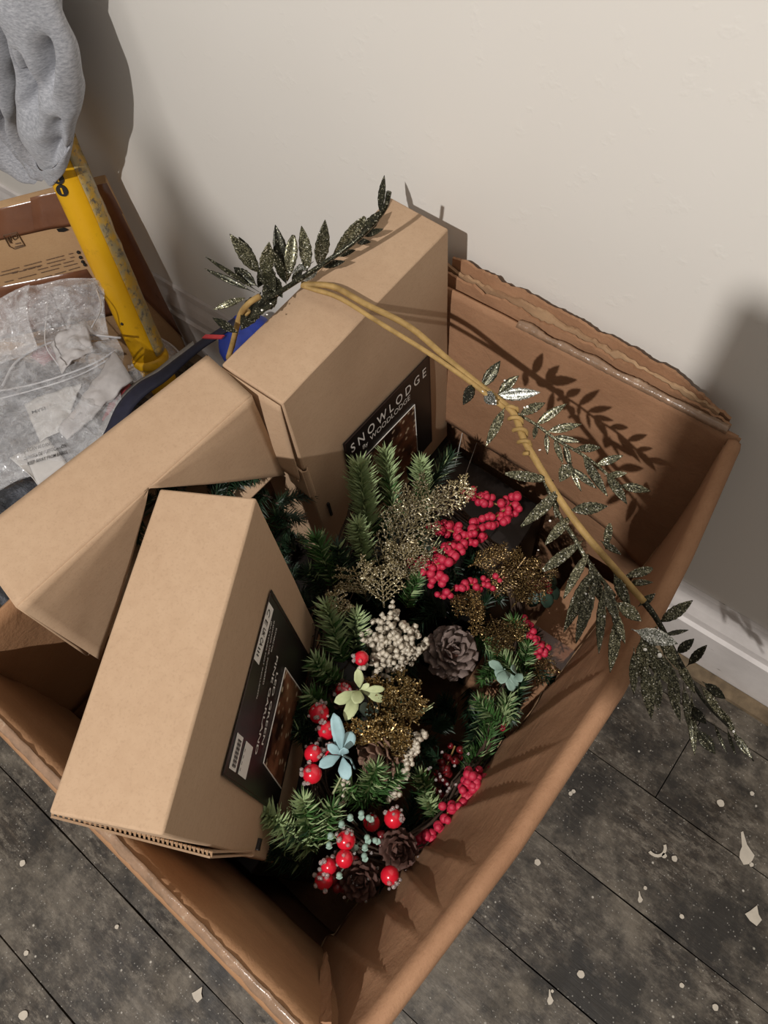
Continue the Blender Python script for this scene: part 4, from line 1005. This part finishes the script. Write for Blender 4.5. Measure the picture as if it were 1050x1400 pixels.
for t, b, w, m in (((160, 305), (245, 210), 56, 'c'), ((205, 200), (205, 130), 32, 'n'), ((150, 410), (290, 305), 60, 'r'), ((235, 520), (320, 365), 50, 'c'), ((420, 220), (405, 310), 44, 'r'), ((465, 345), (390, 295), 36, 'n'), ((235, 655), (340, 420), 70, 'n'), ((283, 700), (355, 480), 64, 'n'), ((375, 740), (390, 500), 50, 'n'), ((420, 815), (450, 600), 60, 'n'), ((590, 400), (490, 430), 50, 'r'), ((592, 455), (500, 460), 36, 'n'),
                   ((545, 610), (450, 540), 74, 'n'), ((600, 500), (540, 545), 42, 'n'), ((750, 527), (625, 610), 62, 'n'), ((733, 645), (640, 665), 26, 'd'), ((755, 680), (690, 735), 48, 'd'), ((806, 705), (735, 780), 46, 'd'), ((515, 905), (515, 740), 46, 'n'), ((585, 1000), (560, 790), 68, 'n'), ((612, 965), (600, 820), 56, 'n'), ((880, 920), (800, 860), 50, 'd'), ((700, 1010), (655, 850), 46, 'n'), ((735, 1040), (715, 880), 40, 'n'),
                   ((757, 1145), (745, 920), 44, 'n'), ((840, 1140), (770, 1050), 62, 'd'), ((885, 1135), (840, 1030), 18, 'd'), ((920, 1145), (890, 1050), 18, 'd'), ((988, 1162), (915, 1060), 38, 'n'), ((805, 1020), (740, 950), 56, 'd'), ((690, 700), (530, 650), 84, 's'), ((650, 860), (560, 690), 90, 'n'), ((555, 860), (545, 690), 70, 'n'), ((690, 800), (620, 660), 60, 'n'), ((480, 700), (430, 560), 50, 'n'), ((400, 560), (340, 390), 60, 'n'), ((450, 620), (400, 470), 60, 'n'), ((500, 560), (440, 430), 60, 'n'), ((760, 900), (690, 770), 46, 'n'), ((870, 1000), (790, 880), 44, 'n'), ((330, 560), (370, 430), 40, 'n'), ((545, 740), (600, 640), 80, 'n'), ((925, 1070), (860, 960), 36, 'n'), ((700, 930), (640, 760), 50, 'n')):
    LV.append((GB(*b), GB(*t), w * .343 * .70, m, -.006))
for (bx, by), (tx, ty), w, m, dz in LV:
    lift = (by - ty) * .00022 + random.uniform(-.008, .012)
    if bx < 480 and by - ty > 30: lift += .03
    B = G(bx, by, dz); T = Z(tx, ty, zg(bx) + dz + max(-.06, min(.09, lift)))
    if bx > 480 and T.z < .74 and T.x > -.02 and T.x < .03: T.z = .745
    if 300 < tx < 620 and T.z < .885 and T.x > -.55 and T.x < -.40 and T.y > .27: T = Z(tx, ty, .885)
    up = ((CP - B).normalized() + V((random.uniform(-.35, .35), random.uniform(-.35, .35), random.uniform(-.1, .3)))).normalized()
    mb = MB(); pr = {'r': lambda t: math.sin(math.pi * min(.97, t ** 1.35)) ** .6, 'c': lambda t: math.sin(math.pi * min(.98, t)) ** .7}.get(m, lambda t: .06 if t < .12 else (math.sin(math.pi * ((t - .12) / .88) ** .85) ** .85 if t < .995 else .03))
    B2 = B + (B - T) * .16
    leaf_mesh(mb, B2, T, max(w, 4) / F * (CP - B).length, up, .22, .12 if m == 'c' else random.uniform(-.02, .05), 0, 14, pr, .0008)
    mb.build('leaf', MAT[{'d': 'leaf_dark', 's': 'leaf_silver'}.get(m, 'leaf')], gg, True)
mb = MB(); mb.sphere(V((0, 0, 0)), 1, 8, 5, 0, (1, 1, .4)); SEQ = mb.mesh('sequin', MAT['sequin'], True)
for x, y, r in ((882, 888, 4), (902, 896, 5), (1003, 1000, 3.2), (660, 535, 2.6), (674, 552, 2.6), (678, 548, 2.2), (717, 557, 2.6), (721, 556, 3), (690, 520, 2.5), (748, 697, 2.2), (752, 712, 2.4), (736, 752, 2), (738, 615, 3.2), (826, 843, 2.2), (801, 812, 2), (810, 818, 1.8), (371, 352, 3), (473, 320, 4), (435, 348, 3.5), (432, 370, 3), (412, 360, 3), (420, 365, 2.6), (396, 372, 2.6), (437, 362, 3), (365, 430, 2.5), (370, 415, 2.5), (358, 424, 2.5), (845, 968, 1.6), (940, 940, 2)):
    inst('sequin', SEQ, gg, G(x, y, .012), (random.uniform(-.6, .6), random.uniform(-.6, .6), 0), r / F * .50)

# ------------------------------------------------------------------ left background: printed carton, yellow pole, grey top
ct = thing('printed_carton', (-1.5, .35, 0), 'taped brown carton with printed panel standing against the wall behind the yellow pole', 'cardboard box')
cA = V((-1.304, .621, 0)); cu_ = V((-.577, -.816, 0)).normalized(); cn = V((.816, -.577, 0)).normalized(); CH = .548
def cp(s, z, l=.0): p = cA + cu_ * s + cn * l; return V((p.x, p.y, z))
soft_box([cp(.72, .012, 0), cp(0, .012, 0), cp(0, .012, -.028), cp(.72, .012, -.028), cp(.72, CH, 0), cp(0, CH, 0), cp(0, CH, -.028), cp(.72, CH, -.028)], 8, .0012, 21, 'body', MAT['kraft_bg'], ct)
def cpx(x, y, l=.003): return PL(x, y, cA + cn * l, cn)
def cquad(name, pts, mat, l=.003, th=.0006):
    mb = MB()
    a, b, c, d = [cpx(x, y, l) for x, y in pts]
    mb.slab(quad_fn(a, b, c, d, lambda u, v, p: cn * (.0012 * nz(p, 40, 2))), 10, 4, th); return mb.build(name, mat, ct, True)
cquad('tape', [(-30, 335), (-30, 292), (146, 250), (168, 292)], MAT['tape'])
cquad('tape', [(120, 330), (112, 258), (146, 250), (250, 462)], MAT['tape'], .004)
cquad('tape', [(47, 317), (41, 270), (110, 255), (128, 304)], MAT['tape'], .005)
cquad('tape', [(-30, 470), (-30, 398), (118, 368), (160, 430)], MAT['tape'])
mb = MB()
def line(a, b, w=.0012, l=.0036): mb.tube([cpx(*a, l), cpx(*b, l)], w, 4)
for a, b in (((4.5, 322), (23, 317.5)), ((23, 317.5), (34, 336)), ((34, 336), (20, 340.5)), ((20, 340.5), (13, 337)), ((13, 337), (4.5, 322))): line(a, b, .0011)
mb.build('symbol_outline', MAT['brown_print'], ct)
mb = MB()
line((10, 325), (15, 332), .0025); line((13, 323), (15, 329), .0016)
for a, b in (((16, 322), (22, 320)), ((22, 320), (24, 325)), ((24, 325), (20, 328)), ((20, 328), (17, 325)), ((17, 325), (16, 322)), ((21, 333.5), (28, 332)), ((20, 338), (31, 335))): line(a, b, .0012)
mb.build('symbol', MAT['brown_print'], ct)
mb = MB()
for a, b in (((2, 372), (100, 346)), ((0, 377), (102, 351)), ((48, 370), (104, 355.5)), ((6, 386), (106, 360)), ((48, 383), (109, 365)), ((16, 374), (55, 364))):
    n = 16
    for i in range(n):
        if (i * 7 + int(a[1])) % 5 == 0: continue
        p, q = lerp(V((*a, 0)), V((*b, 0)), i / n), lerp(V((*a, 0)), V((*b, 0)), (i + .86) / n)
        mb.tube([cpx(p.x, p.y, .0034), cpx(q.x, q.y, .0034)], .0011, 4)
mb.build('printed_text', MAT['brown_print'], ct)
mb = MB(); mb.poly([cpx(77, 313, .0035), cpx(88, 311, .0035), cpx(94, 314, .0035), cpx(87, 317, .0035), cpx(80, 317, .0035)], cn, .0005)
for a in ((107, 345), (110, 352), (113, 358), (116, 362)): mb.sphere(cpx(*a, .003), .004, 6, 4)
mb.build('printed_mark', MAT['black_print'], ct)

pole = thing('yellow_pole', (-1.24, .48, 0), 'scuffed yellow plastic pole leaning by the wall, topped by a grey garment', 'pole')
P1 = Y(86, 220, .555); P0 = Y(206, 490, .485)
dpl = (P1 - P0).normalized(); ptop = P0 + dpl * ((P1 - P0).length + .10)
mb = MB(); mb.tube([P0 + (ptop - P0) * t for t in [i / 12 for i in range(13)]], .0375, 24); mb.build('shaft', MAT['yellow'], pole, True)
pr = dpl.cross((CP - P0).normalized()).normalized()
if pr.dot(camx) < 0: pr = -pr
pf = pr.cross(dpl).normalized()
if pf.dot(CP - P0) < 0: pf = -pf
mb = MB(); mb.slab(lambda u, v: P0 + dpl * lerp(.02, .56, v) + (pr * math.sin(lerp(.35, 1.45, u)) + pf * math.cos(lerp(.35, 1.45, u))) * (.0395 + .002 * nz((u * 4, v * 20, 1))), 8, 40, .002)
mb.build('worn_strip', MAT['worn'], pole, True)
mb = MB(); mb.tube([P0 + dpl * d for d in (-.012, -.004, .006, .014)], [.0385, .0425, .0425, .038], 24); mb.build('collar', MAT['yellow'], pole, True)
pbot = V((P0.x - .012, P0.y + .0, .0)); 
mb = MB(); mb.tube([lerp(P0, pbot, t) for t in (0, .3, .7, 1)], [.0375, .036, .033, .03], 24); mb.build('socket', MAT['yellow'], pole, True)
def onpole(px, py):
    best = None
    c = P0 + dpl * .3; d = ray((px, py)).normalized(); n = (CP - c).normalized(); q = CP + d * ((P0 + pf * .0385 - CP).dot(pf) / d.dot(pf))
    x = (q - P0).dot(pr); h = (q - P0).dot(dpl); x = max(-.036, min(.036, x)); return P0 + dpl * h + pr * x + pf * math.sqrt(.0385 ** 2 - x * x), (pr * x + pf * math.sqrt(.0385 ** 2 - x * x)).normalized()
for px, py, r in ((76, 233, 8), (80, 245, 8.5), (86, 262, 8.5)):
    c, n = onpole(px, py); n = (n + pf * .4).normalized(); u, w = basis(n); R = r / F * 1.30
    mb = MB(); mb.poly([c + (u * math.cos(a) + w * math.sin(a)) * R for a in [2 * math.pi * i / 20 for i in range(20)]], n, .0025); st = mb.build('pictogram', MAT['black_print'], pole)
    mb = MB()
    if py == 245: mb.poly([c + u * a * R + w * b * R + n * .003 for a, b in ((-.1, -.5), (.45, -.3), (.35, .3), (-.2, .15))], n, .0006)
    else: mb.poly([c + u * a * R + w * b * R + n * .003 for a, b in ((-.15, -.55), (.15, -.5), (.1, .55), (-.2, .5))], n, .0006)
    mb.build('symbol', MAT['yellow'], st)
c, n = onpole(168, 446); mb = MB(); mb.sphere(c, .0035, 8, 5); mb.build('rivet', MAT['dark'], pole)

gm = thing('grey_garment', (-1.25, .52, .62), 'grey marl jersey garment hanging over the top of the yellow pole', 'clothing')
def loft(rows, y0, bulge, folds, seed, sub=6, hem=0.0):
    L = spline([Y(a[0], a[1], y0) for a, b in rows], sub); R = spline([Y(b[0], b[1], y0) for a, b in rows], sub); nv = len(L) - 1
    def fn(u, v):
        j = min(nv, int(round(v * nv))); l, r = L[j], R[j]; c = (l + r) / 2; h = (r - l) / 2; a = 2 * math.pi * u
        fw = (CP - c); fw.z *= .3; fw = (fw - h * (fw.dot(h) / max(1e-9, h.dot(h)))).normalized()
        p = c - h * math.cos(a) + fw * math.sin(a) * h.length * bulge
        if math.sin(a) > 0:
            x = -math.cos(a)
            for fx, fslope, depth, wd, v0, v1 in folds:
                q = (x - fx - fslope * (v - .5)) / wd; k = smooth((v - v0) / .12) * smooth((v1 - v) / .12)
                p = p - fw * depth * h.length * k * (math.exp(-q * q) if q < 0 else math.exp(-q * q * 7)) * math.sin(a) ** .5
        amp = 1 - smooth((v - .85) / .1) if hem else 1
        return p + (fw * .008 * nz(p, 16, seed) + V((.003 * nz(p, 20, seed + 3), 0, .003 * nz(p, 20, seed + 8)))) * amp
    return fn, nv
fn, nv = loft([((-45, -70), (38, -75)), ((-20, -25), (58, -25)), ((6, 28), (86, 36)), ((18, 70), (101, 72)), ((24, 104), (109, 110)), ((24, 142), (113, 140)), ((31, 170), (108, 160)), ((42, 193), (102, 174)), ((48, 205), (100, 178)), ((50, 210), (100, 181))], .548, .40,
               [(-.15, .5, .9, .4, .25, .62), (.35, -1.2, .6, .3, .2, .5), (-.55, .2, .5, .22, .0, .5), (.55, .3, .25, .3, .5, .95)], 2, 6, 1)
mb = MB(); mb.grid(fn, 72, nv); mb.build('sleeve', MAT['jersey'], gm, True)
fn, nv = loft([((48.5, 206), (101, 177)), ((50, 211), (101, 181)), ((53, 218), (99.5, 187)), ((58, 229), (97.5, 196))], .548, .44, [], 5, 4, 0)
mb = MB(); mb.slab(lambda u, v: fn(u, v), 48, nv, .003); mb.build('hem', MAT['jersey'], gm, True)
fn, nv = loft([((-130, -70), (22, -70)), ((-120, -20), (23, -20)), ((-100, 40), (24, 35)), ((-85, 85), (27, 80)), ((-62, 130), (28, 125)), ((-40, 170), (27, 165)), ((-12, 208), (40, 200)), ((14, 228), (58, 224)), ((40, 240), (66, 234))], .58, .36,
               [(.55, .2, .6, .25, -.2, .9), (.05, .5, .5, .25, -.2, 1.1), (-.5, -.3, .3, .2, -.2, 1)], 7)
mb = MB(); mb.grid(fn, 72, nv); mb.build('body', MAT['jersey'], gm, True)
fn, nv = loft([((-30, -120), (60, -130)), ((0, -60), (72, -60)), ((16, -10), (78, 0)), ((20, 40), (76, 50)), ((22, 80), (66, 90))], .565, .5, [(.1, .4, .5, .25, -.2, 1.2)], 9)
mb = MB(); mb.grid(fn, 40, nv); mb.build('shoulder', MAT['jersey'], gm, True)

# ------------------------------------------------------------------ left background: wrapped goods, bags, blue bag
hp = thing('wrapped_bundle', (-1.3, .1, 0), 'large bundle of grey goods in glossy crumpled polythene, left of the big box', 'bundle')
def heap(u, v):
    x = lerp(-2.1, -.90, u); y = lerp(-.14, .46, v); e = min(1, min(u, 1 - u) * 6) * min(1, min(v, 1 - v) * 5)
    z = smooth(e) * (.235 + .05 * nz((x, y, 0), 5, 1) + .03 * nz((x, y, 0), 13, 3) + .016 * abs(nz((x, y, 0), 30, 5)) + interp(x, [(-1.3, .0), (-.9, .05)]))
    z *= interp(y + .35 * (x + 1.2), [(-.1, 1), (.22, 1), (.36, .55), (.5, .3)])
    sd = (x + 1.304) * .816 - (y - .621) * .577; z *= smooth((sd - .02) / .07)
    return V((x, y, max(.004, z)))
mb = MB(); mb.grid(heap, 110, 70); mb.build('goods', MAT['lump'], hp, True)
def pillow(mb, c4, bulge, amp, seed, nu=46, nv=34):
    a, b, c, d = c4; n = (b - a).cross(d - a).normalized()
    if n.z < 0: n = -n
    for s in (1, -.25):
        def fn(u, v):
            p = lerp(lerp(a, b, u), lerp(d, c, u), v); e = min(u, 1 - u, v, 1 - v); k = smooth(e * 5)
            w = abs(nz(p, 22, seed)) + .6 * abs(nz(p, 46, seed + 3)) + .35 * nz(p, 90, seed + 7)
            return p + n * s * (bulge * k + amp * w * (.3 + k)) + V((.03 * nz(p, 9, seed + 5), .03 * nz(p, 9, seed + 6), 0))
        mb.grid(fn, nu, nv)
ZB = lambda x, y, z: Z(x, y, z)
zb1 = thing('zip_bag', (-1.35, .25, .29), 'clear zip bag with curved zip ridges, on the wrapped bundle at far left', 'plastic bag')
mb = MB(); pillow(mb, [ZB(-60, 500, .35), ZB(160, 455, .35), ZB(168, 590, .36), ZB(-60, 705, .36)], .02, .02, 3); mb.build('film', MAT['film'], zb1, True)
for i, (path, r) in enumerate((([(-20, 538), (40, 527), (90, 512), (130, 496), (160, 478)], .0022), ([(-20, 550), (50, 532), (110, 512), (158, 486)], .0018), ([(3, 528), (22, 495), (60, 472), (110, 458), (165, 462)], .0026))):
    mb = MB(); mb.tube(spline([ZB(x, y, .355) for x, y in path], 6), r, 6); mb.build('zip_ridge', MAT['film_edge'], zb1, True)
zb2 = thing('clear_bag', (-1.4, .38, .25), 'milky clear bag standing crumpled below the printed carton', 'plastic bag')
mb = MB(); pillow(mb, [ZB(-20, 470, .34), ZB(40, 386, .42), ZB(142, 374, .42), ZB(150, 462, .34)], .035, .03, 8, 60, 44); mb.build('film', MAT['film_milky'], zb2, True)
for path in ([(66, 400), (64, 430), (62, 470), (80, 500)], [(128, 385), (138, 420), (125, 448)]):
    mb = MB(); mb.tube(spline([ZB(x, y, .41) for x, y in path], 5), .0014, 5); mb.build('seam', MAT['film_edge'], zb2, True)
zb3 = thing('polythene_sheet', (-1.5, .3, .24), 'thin rumpled polythene folded up at the left edge, beside the milky bag', 'plastic bag')
mb = MB(); pillow(mb, [ZB(-40, 520, .34), ZB(-20, 420, .43), ZB(44, 386, .44), ZB(50, 470, .38)], .01, .022, 12, 36, 30); mb.build('film', MAT['film_milky'], zb3, True)
fl_ = thing('crumpled_film', (-1.12, .40, .0), 'scrap of crumpled clear film at the foot of the yellow pole', 'plastic film')
mb = MB(); pillow(mb, [ZB(178, 530, .16), ZB(219, 462, .14), ZB(252, 492, .14), ZB(205, 530, .18)], .02, .028, 15, 40, 30); mb.build('film', MAT['film'], fl_, True)
mb = MB(); mb.tube(spline([ZB(x, y, .16) for x, y in ((219, 462), (235, 472), (250, 489), (252, 496))], 5), .002, 6); mb.build('folded_edge', MAT['film_edge'], fl_, True)
def sheet(name, label, cat, pts, z, mat, bow=.01, th=.0025, seed=1, amp=.003):
    t = thing(name, (sum((Z(x, y, z) for x, y in pts), V((0, 0, 0))) / len(pts)), label, cat)
    a, b, c, d = [Z(x, y, z) for x, y in pts]; mb = MB()
    mb.slab(quad_fn(a, b, c, d, lambda u, v, p: V((0, 0, bow * math.sin(math.pi * u) + amp * nz(p, 30, seed) + amp * nz(p, 70, seed)))), 20, 20, th)
    return t, mb.build('sheet', mat, t, True)
sheet('foam_sleeve', 'white foam sleeve lying diagonally beside the zip bag', 'packaging', [(158, 481), (181, 519), (92, 602), (82, 590)], .365, MAT['tissue'], .012, .006, 4, .006)
t, o = sheet('paper_tag', 'crumpled white tag with dark print under the zip bag', 'tag', [(33, 553), (112, 524), (86, 590), (56, 606)], .352, MAT['paper'], .006, .0012, 6, .005)
ns = V((0, 0, 1)); a = Z(44, 566, .366); b = Z(62, 560, .366); u = (b - a).normalized(); mb = MB(); put_text(mb, 'MYSI', a, u, ns.cross(u), (b - a).length, .008, ns, 0, .01, 0); mb.build('print', MAT['black_print'], o)
sheet('tissue_scrap', 'white scrap of tissue inside the milky bag', 'packaging', [(70, 470), (118, 440), (128, 480), (85, 512)], .375, MAT['tissue'], .012, .003, 9, .008)
sheet('red_packet', 'flat red packet under the clear zip bag', 'packet', [(42, 488), (66, 474), (82, 490), (60, 500)], .335, MAT['red_goods'], .006, .004, 10)
sheet('pink_packet', 'pinkish packet poking out from under the foam sleeve', 'packet', [(140, 575), (172, 520), (182, 530), (158, 590)], .345, MAT['red_goods'], .006, .004, 11)
t = thing('warning_tag', Z(50, 630, .36), 'white suffocation warning tag beside the opened box', 'tag')
a, b, c, d = Z(33, 616, .368), Z(65, 599, .362), Z(92, 633, .362), Z(52, 664, .368)
mb = MB(); mb.slab(quad_fn(a, b, c, d, lambda u, v, p: V((0, 0, .004 * math.sin(3.1 * v)))), 10, 10, .001); sh = mb.build('sheet', MAT['paper'], t, True)
mb = MB(); mb.slab(quad_fn(Z(13, 626, .378), Z(33, 616, .369), Z(52, 664, .369), Z(44, 652, .374)), 6, 6, .001); mb.build('folded_side', MAT['paper'], t, True)
mb = MB()
for s, p, q, h in (('BAGS CAN BE DANGEROUS', (28, 620.5), (86, 604), .0085), ('DANGER OF SUFFOCATION', (33, 629.5), (91, 611), .0085), ('KEEP AWAY FROM BABIES', (38, 636.5), (92, 620), .0085)):
    e0, e1 = Z(*p, .3745), Z(*q, .3745); u = (e1 - e0).normalized(); put_text(mb, s, e0, u, ns.cross(u), (e1 - e0).length, h, ns, 0, .006, 0)
mb.build('lettering', MAT['black_print'], sh)['label'] = 'black warning lettering'

bb = thing('blue_bag', (-.92, .45, 0), 'royal blue soft bag with navy strap, wedged behind the tall box', 'bag')
def lump(c, R, seed, nu=26, nv=16):
    def fn(u, v):
        a = 2 * math.pi * u; t = math.pi * v; d = V((math.sin(t) * math.cos(a), math.sin(t) * math.sin(a), math.cos(t)))
        return c + V((d.x * R[0], d.y * R[1], d.z * R[2])) * (1 + .12 * nz(d, 2.2, seed))
    return fn
pb = Z(312, 470, .40)
mb = MB(); mb.grid(lump(Z(338, 468, .40), (.05, .06, .06), 3), 26, 16); mb.build('end_pocket', MAT['blue'], bb, True)
mb = MB(); mb.grid(lump(V((-.76, .36, .16)), (.11, .2, .165), 5), 26, 16); mb.build('body', MAT['bag_grey'], bb, True)
sp = spline([Z(x, y, z) for x, y, z in ((322, 440, .46), (300, 456, .44), (275, 472, .42), (250, 492, .40), (222, 515, .385), (195, 532, .38), (172, 556, .375), (158, 586, .37), (148, 606, .365))], 6)
mb = MB(); n = len(sp) - 1
def strapf(u, v):
    j = min(n, int(round(v * n))); p = sp[j]; d = (sp[min(n, j + 1)] - sp[max(0, j - 1)]).normalized(); s = d.cross(V((0, 0, 1))).normalized()
    return p + s * lerp(-.5, .5, u) * interp(v, [(0, .018), (.35, .022), (.6, .034), (1, .034)]) + V((0, 0, .004 * math.sin(u * 3.1)))
mb.slab(strapf, 4, n, .004); stp = mb.build('strap', MAT['navy'], bb, True)
c = Z(292, 461, .452); mb = MB(); mb.slab(lambda u, v: c + V(((u - .5) * .032, (v - .5) * .010 + (u - .5) * .02, .001)), 2, 2, .003); mb.build('red_tag', MAT['red_tag'], stp)
mb = MB()
def greyf(u, v):
    j = min(n, int(round((.3 + .7 * v) * n))); p = sp[j]; d = (sp[min(n, j + 1)] - sp[max(0, j - 1)]).normalized(); s = d.cross(V((0, 0, 1))).normalized()
    return p + s * lerp(.0, .05, u) + V((0, 0, -.008 - .02 * u))
mb.slab(greyf, 4, 30, .003); mb.build('side_fabric', MAT['bag_grey'], bb, True)
